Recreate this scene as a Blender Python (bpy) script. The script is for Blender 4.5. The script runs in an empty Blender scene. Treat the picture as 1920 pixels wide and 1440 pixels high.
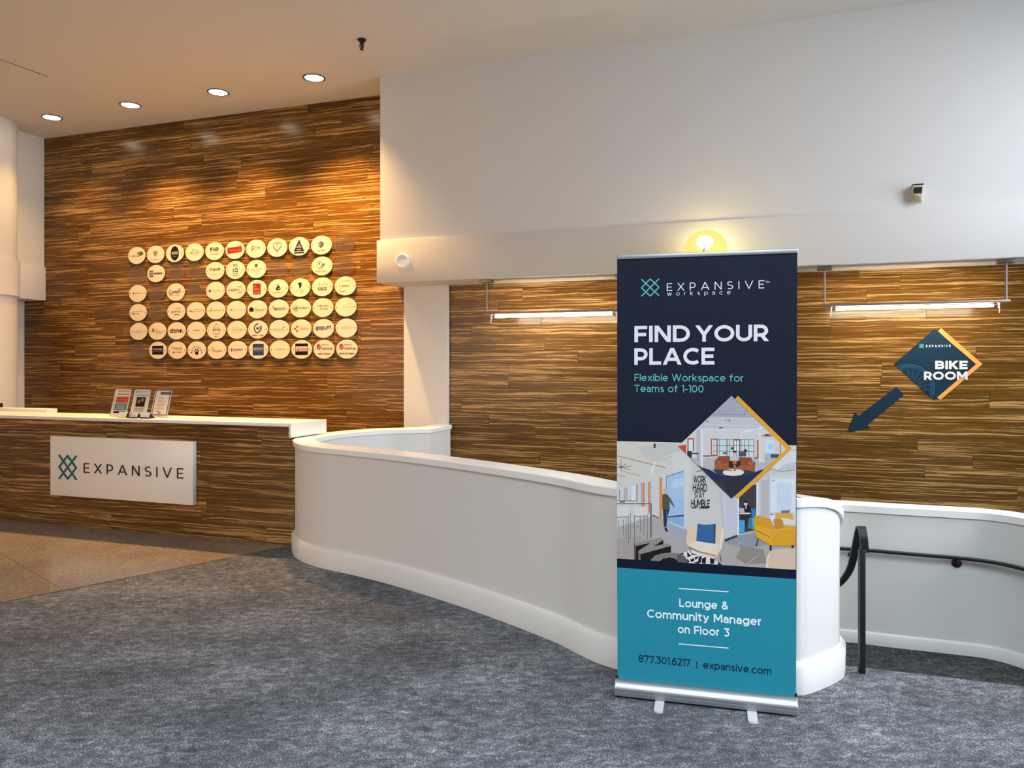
import bpy, bmesh, math, random
from mathutils import Vector, Matrix
random.seed(7)
C = bpy.context.scene.collection
S = bpy.context.scene
PI = math.pi
# ------------------------------------------------------------------ camera, world, light, exposure
TH = math.radians(18.97); CT, ST = math.cos(TH), math.sin(TH)
FPX, CX, HY, CAMZ = 1430.0, 960.0, 687.0, 1.60
cd = bpy.data.cameras.new('camera'); cam = bpy.data.objects.new('camera', cd); C.objects.link(cam)
cam.location = (0, 0, CAMZ); cam.rotation_euler = (PI/2, 0, TH)
cd.sensor_width = 36; cd.lens = FPX/1920*36; cd.shift_y = (HY-720)/1920; cd.clip_start = .05
S.camera = cam
w = bpy.data.worlds.new('world'); S.world = w; w.use_nodes = True
bg = w.node_tree.nodes['Background']; bg.inputs[0].default_value = (.86, .92, 1.0, 1); bg.inputs[1].default_value = .05
S.view_settings.view_transform = 'Standard'; S.view_settings.look = 'None'
S.view_settings.exposure = 0.0; S.view_settings.gamma = 1.0; S.view_settings.use_curve_mapping = False

def light(name, kind, loc, energy, color, parent=None, **kw):
    l = bpy.data.lights.new(name, kind); l.energy = energy; l.color = color
    o = bpy.data.objects.new(name, l); C.objects.link(o)
    for k, v in kw.items():
        if k == 'rot': o.rotation_euler = v
        else: setattr(l, k, v)
    if parent is not None:
        o.parent = parent; o.location = Vector(loc)-WO[parent.name]
    else: o.location = loc
    return o
WO = {}
# daylight from the street windows to the right of and behind the camera, then an added high fill
light('window_daylight', 'AREA', (5.2, 3.5, 3.2), 68, (1.0, .96, .97), rot=(0, math.radians(75), math.radians(-8)), shape='RECTANGLE', size=2.4, size_y=3.0, spread=math.radians(100))
light('stair_window_daylight', 'AREA', (6.5, 5.6, 1.9), 104, (.64, .82, 1.0), rot=(0, math.radians(90), math.radians(4)), shape='RECTANGLE', size=2.4, size_y=2.6, spread=math.radians(120))
light('high_fill_light', 'AREA', (3.6, 5.2, 4.2), 86, (.82, .88, 1.0), rot=(0, math.radians(35), math.radians(-20)), shape='RECTANGLE', size=1.5, size_y=1.5, spread=math.radians(150))  # added fill high on the right, standing in for unseen window light
# behind the camera: an added overhead fill lamp and the lobby's own warm lamps over the entrance at the left
light('overhead_fill_light', 'AREA', (.8, -.9, 4.65), 580, (.76, .905, 1.0), shape='RECTANGLE', size=5.0, size_y=4.0, spread=math.radians(150))
light('entrance_lamps', 'AREA', (-7.0, -1.6, 1.8), 57, (1.0, .70, .50), rot=(math.radians(78), 0, math.radians(-16)), shape='RECTANGLE', size=5.5, size_y=2.6, spread=math.radians(95))
DOWN_W, DOWN_COL = 750, (1.0, .575, .215)
TUBE_E, GLOBE_W = 80.0, 14

# ------------------------------------------------------------------ pixel ray helpers (photo frame 1920x1440 -> room metres)
def ray(x, y):
    dx = (x-CX)/FPX
    return Vector((dx*CT-ST, dx*ST+CT, (HY-y)/FPX))
CAM = Vector((0, 0, CAMZ))
def onv(x, y, v): d = ray(x, y); return CAM + d*(v/d.y)
def onu(x, y, u): d = ray(x, y); return CAM + d*(u/d.x)
def onz(x, y, z): d = ray(x, y); return CAM + d*((z-CAMZ)/d.z)
def onpl(x, y, p, n): d = ray(x, y); return CAM + d*((p-CAM).dot(n)/d.dot(n))
def cw(X, Z, z=0.0): return Vector((X*CT-Z*ST, X*ST+Z*CT, z))     # camera-plan X,Z -> room
def onZ(x, y, Z): return CAM + ray(x, y)*Z

# ------------------------------------------------------------------ materials
def dim(c, k): return tuple(v*k for v in c)
def lin(c):
    return tuple(((v/255)/12.92 if v/255 <= .04045 else ((v/255+.055)/1.055)**2.4) for v in c[:3])
def nd(t, kind, **kw):
    n = t.nodes.new(kind)
    for k, v in kw.items():
        if k in n.inputs.keys(): n.inputs[k].default_value = v
        else: setattr(n, k, v)
    return n
def pmat(name, col, rough=.5, metal=0.0, bump=0, bscale=60, **kw):
    m = bpy.data.materials.new(name); m.use_nodes = True; t = m.node_tree; b = t.nodes['Principled BSDF']
    b.inputs['Base Color'].default_value = (*lin(col), 1); b.inputs['Roughness'].default_value = rough; b.inputs['Metallic'].default_value = metal
    for k, v in kw.items(): b.inputs[k].default_value = v
    g = nd(t, 'ShaderNodeNewGeometry'); n = nd(t, 'ShaderNodeTexNoise', Scale=bscale, Detail=3.0)
    t.links.new(g.outputs['Position'], n.inputs['Vector'])
    r = nd(t, 'ShaderNodeMapRange'); r.inputs['To Min'].default_value = max(0, rough-.012); r.inputs['To Max'].default_value = rough+.012
    t.links.new(n.outputs[0], r.inputs['Value']); t.links.new(r.outputs[0], b.inputs['Roughness'])
    if bump:
        bp = nd(t, 'ShaderNodeBump', Strength=bump, Distance=.002); t.links.new(n.outputs[0], bp.inputs['Height']); t.links.new(bp.outputs[0], b.inputs['Normal'])
    return m
def emat(name, col, e):
    m = bpy.data.materials.new(name); m.use_nodes = True; b = m.node_tree.nodes['Principled BSDF']
    b.inputs['Base Color'].default_value = (*col, 1); b.inputs['Emission Color'].default_value = (*col, 1); b.inputs['Emission Strength'].default_value = e
    return m
WALL = pmat('white_wall_paint', (222, 220, 216), .55, bump=.08, bscale=220)
CEIL = pmat('ceiling_paint', (226, 222, 214), .7, bump=.06, bscale=180)
GLOSSW = pmat('white_enamel', (250, 250, 248), .25)
BASEW = pmat('white_skirting_enamel', (226, 224, 220), .4)
LAM = pmat('white_solid_surface', (236, 232, 226), .3)
ALU = pmat('brushed_aluminium', (182, 183, 186), .46, 1.0); FOOTM = pmat('grey_painted_metal', (196, 196, 199), .4)
NICK = pmat('satin_nickel', (150, 142, 134), .42, .9)
BLACK = pmat('black_iron_paint', (20, 21, 24), .38)
DARK = pmat('dark_plastic', (22, 21, 23), .5)
BRONZE = pmat('dark_bronze', (52, 38, 32), .35, .7)
CREAM = pmat('cream_plastic', (214, 202, 170), .4)
PLAQ = pmat('plaque_white', (222, 210, 188), .32)
PAPER = pmat('paper', (235, 232, 226), .7)
JOINT = pmat('joint_dark', (40, 30, 24), .8)
LENSM = emat('downlight_lens', (1, .86, .62), 26.0)
TUBEM = emat('fluorescent_tube', (1, .88, .68), TUBE_E)
BULBM = emat('bulb', (1, .87, .55), 40)

def acryl():
    m = bpy.data.materials.new('clear_acrylic'); m.use_nodes = True; t = m.node_tree; t.nodes.clear()
    o = nd(t, 'ShaderNodeOutputMaterial'); mx = nd(t, 'ShaderNodeMixShader'); tr = nd(t, 'ShaderNodeBsdfTransparent'); 
    tr.inputs[0].default_value = (.90, .89, .88, 1)
    p = nd(t, 'ShaderNodeBsdfPrincipled'); p.inputs['Base Color'].default_value = (.5, .42, .36, 1); p.inputs['Roughness'].default_value = .15
    lw = nd(t, 'ShaderNodeLayerWeight', Blend=.25); mr = nd(t, 'ShaderNodeMapRange'); mr.inputs['To Min'].default_value = .035; mr.inputs['To Max'].default_value = .35
    t.links.new(lw.outputs['Facing'], mr.inputs['Value']); t.links.new(mr.outputs[0], mx.inputs[0])
    t.links.new(tr.outputs[0], mx.inputs[1]); t.links.new(p.outputs[0], mx.inputs[2]); t.links.new(mx.outputs[0], o.inputs[0])
    return m
ACRYL = acryl()
def globe_mat():
    m = bpy.data.materials.new('amber_globe_glass'); m.use_nodes = True; t = m.node_tree; t.nodes.clear()
    o = nd(t, 'ShaderNodeOutputMaterial'); mx = nd(t, 'ShaderNodeMixShader', Fac=.6); tr = nd(t, 'ShaderNodeBsdfTransparent')
    tr.inputs[0].default_value = (1, .9, .6, 1)
    e = nd(t, 'ShaderNodeEmission', Strength=1.15); e.inputs[0].default_value = (1, .78, .25, 1)
    t.links.new(tr.outputs[0], mx.inputs[1]); t.links.new(e.outputs[0], mx.inputs[2]); t.links.new(mx.outputs[0], o.inputs[0])
    return m
GLOBEM = globe_mat()

def wood_mat():
    m = bpy.data.materials.new('strand_bamboo'); m.use_nodes = True; t = m.node_tree; b = t.nodes['Principled BSDF']; L = t.links.new
    tc = nd(t, 'ShaderNodeTexCoord'); oi = nd(t, 'ShaderNodeObjectInfo')
    rm = nd(t, 'ShaderNodeMath', operation='MULTIPLY'); rm.inputs[1].default_value = 173.0; L(oi.outputs['Random'], rm.inputs[0])
    off = nd(t, 'ShaderNodeCombineXYZ'); L(rm.outputs[0], off.inputs[0]); L(rm.outputs[0], off.inputs[2])
    ad = nd(t, 'ShaderNodeVectorMath', operation='ADD'); L(tc.outputs['Object'], ad.inputs[0]); L(off.outputs[0], ad.inputs[1])
    def noise(sx, sz, detail, rough, vec, dist=0):
        mp = nd(t, 'ShaderNodeVectorMath', operation='MULTIPLY'); mp.inputs[1].default_value = (sx, 1, sz); L(vec, mp.inputs[0])
        n = nd(t, 'ShaderNodeTexNoise', Scale=1.0, Detail=detail, Roughness=rough, Distortion=dist); L(mp.outputs[0], n.inputs['Vector']); return n.outputs[0]
    wv = noise(2.4, 8, 2, .5, ad.outputs[0])
    ws = nd(t, 'ShaderNodeMath', operation='MULTIPLY_ADD'); ws.inputs[1].default_value = .036; ws.inputs[2].default_value = -.018; L(wv, ws.inputs[0])
    wc = nd(t, 'ShaderNodeCombineXYZ'); L(ws.outputs[0], wc.inputs[2])
    a2 = nd(t, 'ShaderNodeVectorMath', operation='ADD'); L(ad.outputs[0], a2.inputs[0]); L(wc.outputs[0], a2.inputs[1])
    fib = noise(.75, 60, 5, .66, a2.outputs[0], .35)      # strands
    big = noise(.5, 12, 2, .5, a2.outputs[0])             # bands of paler strands
    fine = noise(4, 190, 2, .5, a2.outputs[0])
    sm = nd(t, 'ShaderNodeMath', operation='MULTIPLY_ADD'); sm.inputs[1].default_value = .36; L(big, sm.inputs[0]); L(fib, sm.inputs[2])
    r1 = nd(t, 'ShaderNodeMapRange'); r1.inputs['From Min'].default_value = .725; r1.inputs['From Max'].default_value = .745; L(sm.outputs[0], r1.inputs['Value'])
    cr = nd(t, 'ShaderNodeValToRGB'); e = cr.color_ramp.elements
    e[0].position = .30; e[0].color = (.078, .033, .0065, 1); e[1].position = .62; e[1].color = (.172, .080, .0145, 1)
    L(fib, cr.inputs[0])
    gold = nd(t, 'ShaderNodeValToRGB'); g = gold.color_ramp.elements
    g[0].position = .3; g[0].color = (.34, .175, .050, 1); g[1].position = .7; g[1].color = (.60, .355, .135, 1); L(fine, gold.inputs[0])
    fib2 = noise(1.7, 135, 3, .6, a2.outputs[0], .2)
    r2 = nd(t, 'ShaderNodeMapRange'); r2.inputs['From Min'].default_value = .60; r2.inputs['From Max'].default_value = .66; r2.inputs['To Max'].default_value = .75; L(fib2, r2.inputs['Value'])
    r3 = nd(t, 'ShaderNodeMapRange'); r3.inputs['From Min'].default_value = .34; r3.inputs['From Max'].default_value = .40; L(fib2, r3.inputs['Value'])
    mk = nd(t, 'ShaderNodeMath', operation='MAXIMUM'); L(r1.outputs[0], mk.inputs[0]); L(r2.outputs[0], mk.inputs[1])
    mk2 = nd(t, 'ShaderNodeMath', operation='MULTIPLY'); L(mk.outputs[0], mk2.inputs[0]); L(r3.outputs[0], mk2.inputs[1])
    mx = nd(t, 'ShaderNodeMix', data_type='RGBA'); L(mk2.outputs[0], mx.inputs[0]); L(cr.outputs[0], mx.inputs[6]); L(gold.outputs[0], mx.inputs[7])
    tone = nd(t, 'ShaderNodeMapRange'); tone.inputs['To Min'].default_value = .84; tone.inputs['To Max'].default_value = 1.14; L(oi.outputs['Random'], tone.inputs['Value'])
    mt = nd(t, 'ShaderNodeVectorMath', operation='SCALE'); L(mx.outputs[2], mt.inputs[0]); L(tone.outputs[0], mt.inputs['Scale'])
    L(mt.outputs[0], b.inputs['Base Color'])
    b.inputs['Roughness'].default_value = .22; b.inputs['Specular IOR Level'].default_value = .26
    bp = nd(t, 'ShaderNodeBump', Strength=.12, Distance=.002); L(fib, bp.inputs['Height']); L(bp.outputs[0], b.inputs['Normal'])
    return m
WOOD = wood_mat()

def carpet_mat(name='grey_carpet', f=(1, 1, 1), rot=-24):
    m = bpy.data.materials.new(name); m.use_nodes = True; t = m.node_tree; b = t.nodes['Principled BSDF']; L = t.links.new
    g = nd(t, 'ShaderNodeNewGeometry')
    mp = nd(t, 'ShaderNodeMapping'); mp.inputs['Rotation'].default_value = (0, 0, math.radians(rot)); L(g.outputs['Position'], mp.inputs['Vector'])
    def noise(sx, sy, detail, rough, dist=0):
        q = nd(t, 'ShaderNodeVectorMath', operation='MULTIPLY'); q.inputs[1].default_value = (sx, sy, 1); L(mp.outputs[0], q.inputs[0])
        n = nd(t, 'ShaderNodeTexNoise', Scale=1.0, Detail=detail, Roughness=rough, Distortion=dist); L(q.outputs[0], n.inputs['Vector']); return n.outputs[0]
    streak = noise(13, 22, 7, .85, .5); patch = noise(1.4, 2.0, 3, .55); speck = noise(120, 130, 4, .9)
    s1 = nd(t, 'ShaderNodeMath', operation='MULTIPLY_ADD'); s1.inputs[1].default_value = .30; L(patch, s1.inputs[0]); L(streak, s1.inputs[2])
    s2 = nd(t, 'ShaderNodeMath', operation='MULTIPLY_ADD'); s2.inputs[1].default_value = 1.5; L(speck, s2.inputs[0]); L(s1.outputs[0], s2.inputs[2])
    cr = nd(t, 'ShaderNodeValToRGB'); e = cr.color_ramp.elements
    e[0].position = .40; e[0].color = (.028, .029, .033, 1); e[1].position = .66; e[1].color = (.86, .88, .95, 1)
    k = cr.color_ramp.elements.new(.51); k.color = (.125, .129, .142, 1)
    dv = nd(t, 'ShaderNodeMath', operation='MULTIPLY'); dv.inputs[1].default_value = .355; L(s2.outputs[0], dv.inputs[0]); L(dv.outputs[0], cr.inputs[0])
    fm = nd(t, 'ShaderNodeVectorMath', operation='MULTIPLY'); fm.inputs[1].default_value = f; L(cr.outputs[0], fm.inputs[0]); L(fm.outputs[0], b.inputs['Base Color']); b.inputs['Roughness'].default_value = .95; b.inputs['Specular IOR Level'].default_value = .1
    bp = nd(t, 'ShaderNodeBump', Strength=.5, Distance=.004); L(speck, bp.inputs['Height']); L(bp.outputs[0], b.inputs['Normal'])
    return m
CARPET = carpet_mat('grey_carpet', (.9, .9, .9)); CARPET2 = carpet_mat('grey_carpet_dark', (.47, .47, .42), -20)  # second one: same carpet texture, multiplied darker and slightly olive, for landing and steps
def terrazzo():
    m = bpy.data.materials.new('brown_terrazzo'); m.use_nodes = True; t = m.node_tree; b = t.nodes['Principled BSDF']; L = t.links.new
    g = nd(t, 'ShaderNodeNewGeometry')
    n1 = nd(t, 'ShaderNodeTexNoise', Scale=2.2, Detail=4.0); n2 = nd(t, 'ShaderNodeTexNoise', Scale=95.0, Detail=3.0, Roughness=.7); v = nd(t, 'ShaderNodeTexVoronoi', Scale=70.0)
    for n in (n1, n2, v): L(g.outputs['Position'], n.inputs['Vector'])
    a = nd(t, 'ShaderNodeMath', operation='MULTIPLY_ADD'); a.inputs[1].default_value = .35; L(n1.outputs[0], a.inputs[0]); L(n2.outputs[0], a.inputs[2])
    cr = nd(t, 'ShaderNodeValToRGB'); e = cr.color_ramp.elements
    e[0].position = .48; e[0].color = (.075, .05, .034, 1); e[1].position = .85; e[1].color = (.25, .198, .152, 1); L(a.outputs[0], cr.inputs[0])
    mx = nd(t, 'ShaderNodeMix', data_type='RGBA'); mx.inputs[0].default_value = .12; L(cr.outputs[0], mx.inputs[6]); L(v.outputs['Color'], mx.inputs[7])
    L(mx.outputs[2], b.inputs['Base Color']); b.inputs['Roughness'].default_value = .2
    return m
TERR = terrazzo()
def print_mat(name, rough, bump=False):
    m = bpy.data.materials.new(name); m.use_nodes = True; t = m.node_tree; b = t.nodes['Principled BSDF']
    a = nd(t, 'ShaderNodeAttribute', attribute_name='Col'); t.links.new(a.outputs['Color'], b.inputs['Base Color']); b.inputs['Roughness'].default_value = rough; b.inputs['Specular IOR Level'].default_value = .18
    g = nd(t, 'ShaderNodeNewGeometry'); q = nd(t, 'ShaderNodeVectorMath', operation='MULTIPLY'); q.inputs[1].default_value = (9, 9, 1.6) if bump else (40, 40, 40)
    n = nd(t, 'ShaderNodeTexNoise', Scale=1.0, Detail=2.0); t.links.new(g.outputs['Position'], q.inputs[0]); t.links.new(q.outputs[0], n.inputs['Vector'])
    bp = nd(t, 'ShaderNodeBump', Strength=.45 if bump else .03, Distance=.012 if bump else .001); t.links.new(n.outputs[0], bp.inputs['Height']); t.links.new(bp.outputs[0], b.inputs['Normal'])
    return m
PRINT = print_mat('printed_ink', .5); BPRINT = print_mat('printed_banner_vinyl', .5, True)

# ------------------------------------------------------------------ object helpers
def reg(o, parent, loc):
    C.objects.link(o)
    if parent is not None: o.parent = parent; o.location = Vector(loc)-WO[parent.name]
    else: o.location = loc
    WO[o.name] = Vector(loc); return o
def tag(o, label=None, cat=None, group=None, kind=None):
    if label: o['label'] = label
    if cat: o['category'] = cat
    if group: o['group'] = group
    if kind: o['kind'] = kind
    return o
def thing(name, label, cat, loc, group=None):
    o = bpy.data.objects.new(name, None); o.empty_display_size = .1; reg(o, None, loc); return tag(o, label, cat, group)
def mesh(name, vs, fs, mat, parent=None, smooth=False, origin=None):
    """vs in room metres; the object origin is its own centre (or origin)"""
    vs = [Vector(v) for v in vs]
    if origin is None:
        origin = sum(vs, Vector())/len(vs)
    me = bpy.data.meshes.new(name); me.from_pydata([v-Vector(origin) for v in vs], [], fs)
    bm = bmesh.new(); bm.from_mesh(me); bmesh.ops.recalc_face_normals(bm, faces=bm.faces); bm.to_mesh(me); bm.free()
    me.materials.append(mat)
    if smooth: me.shade_smooth(); me.set_sharp_from_angle(angle=.7)
    o = bpy.data.objects.new(name, me); return reg(o, parent, origin)
BF = [(0, 1, 2, 3), (4, 7, 6, 5), (0, 4, 5, 1), (1, 5, 6, 2), (2, 6, 7, 3), (3, 7, 4, 0)]
def boxv(a, b):
    (x0, y0, z0), (x1, y1, z1) = a, b
    return [(x0, y0, z0), (x1, y0, z0), (x1, y1, z0), (x0, y1, z0), (x0, y0, z1), (x1, y0, z1), (x1, y1, z1), (x0, y1, z1)]
def box(name, a, b, mat, parent=None, bev=0):
    o = mesh(name, boxv(a, b), BF, mat, parent)
    if bev:
        bm = bmesh.new(); bm.from_mesh(o.data)
        bmesh.ops.bevel(bm, geom=list(bm.edges), offset=bev, segments=2, affect='EDGES', profile=.5); bm.to_mesh(o.data); bm.free()
        o.data.shade_smooth(); o.data.set_sharp_from_angle(angle=.9)
    return o
def obox(name, o, ex, ey, ez, mat, parent=None, bev=0):
    """box spanned by three vectors from corner o"""
    o = Vector(o); ex, ey, ez = Vector(ex), Vector(ey), Vector(ez)
    vs = [o, o+ex, o+ex+ey, o+ey, o+ez, o+ex+ez, o+ex+ey+ez, o+ey+ez]
    ob = mesh(name, vs, BF, mat, parent)
    if bev:
        bm = bmesh.new(); bm.from_mesh(ob.data)
        bmesh.ops.bevel(bm, geom=list(bm.edges), offset=bev, segments=2, affect='EDGES', profile=.5); bm.to_mesh(ob.data); bm.free()
        ob.data.shade_smooth(); ob.data.set_sharp_from_angle(angle=.9)
    return ob
def lathe(name, prof, c, mat, parent=None, axis='z', n=32, smooth=True):
    """prof: (radius, height) along axis from c"""
    c = Vector(c); vs = []; fs = []
    if axis == 'z': A, B, N = Vector((1, 0, 0)), Vector((0, 1, 0)), Vector((0, 0, 1))
    elif axis == 'y': A, B, N = Vector((1, 0, 0)), Vector((0, 0, 1)), Vector((0, -1, 0))
    else:
        N = Vector(axis).normalized(); A = N.orthogonal().normalized(); B = N.cross(A)
    for r, h in prof:
        for k in range(n):
            a = 2*PI*k/n; vs.append(c+A*(r*math.cos(a))+B*(r*math.sin(a))+N*h)
    for i in range(len(prof)-1):
        for k in range(n):
            fs.append((i*n+k, i*n+(k+1) % n, (i+1)*n+(k+1) % n, (i+1)*n+k))
    if prof[0][0] > 1e-6: fs.append(tuple(range(n-1, -1, -1)))
    if prof[-1][0] > 1e-6: fs.append(tuple((len(prof)-1)*n+k for k in range(n)))
    return mesh(name, vs, fs, mat, parent, smooth, origin=c)
def tube(name, pts, r, mat, parent=None, n=10):
    pts = [Vector(p) for p in pts]; vs = []; fs = []
    for i, p in enumerate(pts):
        d = (pts[min(i+1, len(pts)-1)]-pts[max(i-1, 0)]).normalized()
        up = Vector((0, 0, 1)) if abs(d.z) < .9 else Vector((1, 0, 0))
        A = d.cross(up).normalized(); B = A.cross(d)
        for k in range(n):
            a = 2*PI*k/n; vs.append(p+A*(r*math.cos(a))+B*(r*math.sin(a)))
    for i in range(len(pts)-1):
        for k in range(n): fs.append((i*n+k, i*n+(k+1) % n, (i+1)*n+(k+1) % n, (i+1)*n+k))
    fs.append(tuple(range(n-1, -1, -1))); fs.append(tuple((len(pts)-1)*n+k for k in range(n)))
    return mesh(name, vs, fs, mat, parent, True)
def spline(pts, n=10):
    """centripetal Catmull-Rom"""
    pts = [Vector(p) for p in pts]; out = []
    for i in range(len(pts)-1):
        p0 = pts[i-1] if i else pts[0]*2-pts[1]; p1, p2 = pts[i], pts[i+1]; p3 = pts[i+2] if i+2 < len(pts) else pts[-1]*2-pts[-2]
        t = [0]
        for a, b in ((p0, p1), (p1, p2), (p2, p3)): t.append(t[-1]+max(1e-6, (b-a).length)**.5)
        m = max(2, n if (p2-p1).length < .6 else n*2)
        for k in range(m):
            x = t[1]+(t[2]-t[1])*k/m
            L = lambda a, b, ta, tb: a*((tb-x)/(tb-ta))+b*((x-ta)/(tb-ta))
            A1, A2, A3 = L(p0, p1, t[0], t[1]), L(p1, p2, t[1], t[2]), L(p2, p3, t[2], t[3])
            B1, B2 = L(A1, A2, t[0], t[2]), L(A2, A3, t[1], t[3]); out.append(L(B1, B2, t[1], t[2]))
    out.append(pts[-1]); return out
def offs(path, d):
    """offset to the left hand side (outward) in plan, mitred"""
    out = []
    for i, p in enumerate(path):
        a = (path[i]-path[i-1]) if i else (path[1]-path[0]); b = (path[i+1]-path[i]) if i+1 < len(path) else a
        a = Vector((a.x, a.y)).normalized(); b = Vector((b.x, b.y)).normalized()
        na, nb = Vector((-a.y, a.x)), Vector((-b.y, b.x)); m = (na+nb)
        m = m/max(.35, m.length_squared)*2 if m.length_squared > 1e-6 else na
        out.append(Vector((p.x+m.x*d, p.y+m.y*d, p.z)))
    return out
def sweep(name, path, prof, mat, parent=None):
    """prof: list of (outward offset, z or ('t', dz) relative to path z); closed section"""
    n = len(prof); cols = []
    for d, z in prof:
        o = offs(path, d); cols.append([Vector((p.x, p.y, (p.z+z[1]) if isinstance(z, tuple) else z)) for p in o])
    vs = []; fs = []
    for i in range(len(path)):
        for k in range(n): vs.append(cols[k][i])
    for i in range(len(path)-1):
        for k in range(n): fs.append((i*n+k, i*n+(k+1) % n, (i+1)*n+(k+1) % n, (i+1)*n+k))
    fs.append(tuple(range(n-1, -1, -1))); fs.append(tuple((len(path)-1)*n+k for k in range(n)))
    return mesh(name, vs, fs, mat, parent, True)

# ------------------------------------------------------------------ stroke lettering (geometric sans drawn as strokes)
GL = {}
def gl(ch, W, *st): GL[ch] = (W, st)
st0 = ('l', 0, 0, 0, 1)
gl('A', .9, ('d', 0, 0, .45, 1), ('d', .45, 1, .9, 0), ('k', .15, .28, .75, .28))
gl('B', .64, st0, ('m', 0, 1, .37, 1), ('a', .37, .755, .23, .245, 90, -90), ('m', 0, .51, .40, .51), ('a', .40, .255, .25, .255, 90, -90), ('m', 0, 0, .40, 0))
gl('C', .76, ('a', .46, .5, .46, .5, 48, 312))
gl('D', .76, st0, ('m', 0, 1, .32, 1), ('a', .32, .5, .44, .5, 90, -90), ('m', 0, 0, .32, 0))
gl('E', .54, st0, ('l', 0, 1, .54, 1), ('l', 0, .5, .48, .5), ('l', 0, 0, .54, 0))
gl('F', .53, st0, ('l', 0, 1, .53, 1), ('l', 0, .46, .47, .46))
gl('G', .84, ('a', .46, .5, .46, .5, 48, 325), ('l', .84, .18, .84, .48))
gl('H', .70, st0, ('l', .7, 0, .7, 1), ('k', 0, .5, .7, .5))
gl('I', 0.0, st0)
gl('J', .42, ('l', .42, .3, .42, 1), ('a', .2, .26, .22, .26, 0, -130))
gl('K', .66, st0, ('d', 0.02, .36, .64, 1), ('d', .22, .55, .66, 0))
gl('L', .5, st0, ('l', 0, 0, .5, 0))
gl('M', .88, st0, ('l', .88, 0, .88, 1), ('d', 0, 1, .44, .22), ('d', .44, .22, .88, 1))
gl('N', .72, st0, ('l', .72, 0, .72, 1), ('d', 0, 1, .72, 0))
gl('O', .94, ('a', .47, .5, .47, .5, 0, 360))
gl('P', .60, st0, ('m', 0, 1, .30, 1), ('a', .30, .67, .30, .33, 90, -90), ('m', 0, .34, .30, .34))
gl('Q', .94, ('a', .47, .5, .47, .5, 0, 360), ('k', .55, .25, .95, -.12))
gl('R', .62, st0, ('m', 0, 1, .30, 1), ('a', .30, .67, .30, .33, 90, -90), ('m', 0, .34, .32, .34), ('d', .34, .34, .62, 0))
gl('S', .60, ('a', .31, .755, .28, .245, 38, 270), ('a', .31, .255, .30, .255, 90, -145))
gl('T', .66, ('l', 0, 1, .66, 1), ('l', .33, 0, .33, 1))
gl('U', .70, ('l', 0, .36, 0, 1), ('l', .7, .36, .7, 1), ('a', .35, .36, .35, .36, 180, 360))
gl('V', .86, ('d', 0, 1, .43, 0), ('d', .43, 0, .86, 1))
gl('W', 1.24, ('d', 0, 1, .32, 0), ('d', .32, 0, .62, 1), ('d', .62, 1, .92, 0), ('d', .92, 0, 1.24, 1))
gl('X', .76, ('d', 0, 1, .76, 0), ('d', 0, 0, .76, 1))
gl('Y', .78, ('d', 0, 1, .39, .42), ('d', .78, 1, .39, .42), ('l', .39, 0, .39, .42))
gl('Z', .68, ('l', 0, 1, .68, 1), ('d', 0, 0, .68, 1), ('l', 0, 0, .68, 0))
X = .70
gl('a', .48, ('a', .24, .46, .24, .24, 0, 150), ('l', .48, 0, .48, .46), ('m', .48, .42, .22, .42), ('a', .22, .21, .22, .21, 90, 270), ('a', .22, .25, .26, .25, 270, 360))
gl('b', .64, st0, ('a', .32, .35, .32, .35, 0, 360))
gl('c', .56, ('a', .34, .35, .34, .35, 48, 312))
gl('d', .64, ('l', .64, 0, .64, 1), ('a', .32, .35, .32, .35, 0, 360))
gl('e', .66, ('a', .33, .35, .33, .35, 0, 318), ('k', 0, .35, .66, .35))
gl('f', .36, ('k', .12, -.06, .12, .78), ('a', .36, .78, .24, .24, 180, 90), ('l', 0, X, .32, X))
gl('g', .64, ('l', .64, .02, .64, .70), ('a', .32, .36, .32, .34, 0, 360), ('a', .32, .02, .32, .28, 0, -145))
gl('h', .56, st0, ('a', .28, .42, .28, .28, 0, 180), ('l', .56, 0, .56, .42))
gl('i', 0, ('l', 0, 0, 0, X), ('l', 0, .98, 0, 1.0))
gl('j', .12, ('l', .12, -.1, .12, X), ('a', -.1, -.1, .22, .18, 0, -90), ('l', .12, .98, .12, 1.0))
gl('k', .52, st0, ('k', 0.02, .24, .5, .74), ('d', .18, .4, .52, 0))
gl('l', 0, st0)
gl('m', .96, ('l', 0, 0, 0, X), ('a', .24, .44, .24, .26, 0, 180), ('l', .48, 0, .48, .44), ('a', .72, .44, .24, .26, 0, 180), ('l', .96, 0, .96, .44))
gl('n', .54, ('l', 0, 0, 0, X), ('a', .27, .43, .27, .27, 0, 180), ('l', .54, 0, .54, .43))
gl('o', .68, ('a', .34, .35, .34, .35, 0, 360))
gl('p', .64, ('l', 0, -.26, 0, X), ('a', .32, .35, .32, .35, 0, 360))
gl('q', .64, ('l', .64, -.26, .64, X), ('a', .32, .35, .32, .35, 0, 360))
gl('r', .28, ('l', 0, 0, 0, X), ('a', .28, .42, .28, .28, 90, 180))
gl('s', .44, ('a', .225, .53, .20, .17, 40, 270), ('a', .225, .18, .215, .18, 90, -145))
gl('t', .36, ('l', .12, .22, .12, .88), ('a', .34, .22, .22, .22, 180, 280), ('l', 0, X, .34, X))
gl('u', .54, ('l', 0, .28, 0, X), ('a', .27, .27, .27, .27, 180, 360), ('l', .54, 0, .54, X))
gl('v', .58, ('x', 0, X, .29, 0), ('x', .29, 0, .58, X))
gl('w', .92, ('x', 0, X, .24, 0), ('x', .24, 0, .46, X), ('x', .46, X, .68, 0), ('x', .68, 0, .92, X))
gl('x', .54, ('x', 0, X, .54, 0), ('x', 0, 0, .54, X))
gl('y', .58, ('x', 0, X, .29, 0), ('k', .58, X+.04, .2, -.24), ('k', .22, -.22, .02, -.24))
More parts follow.
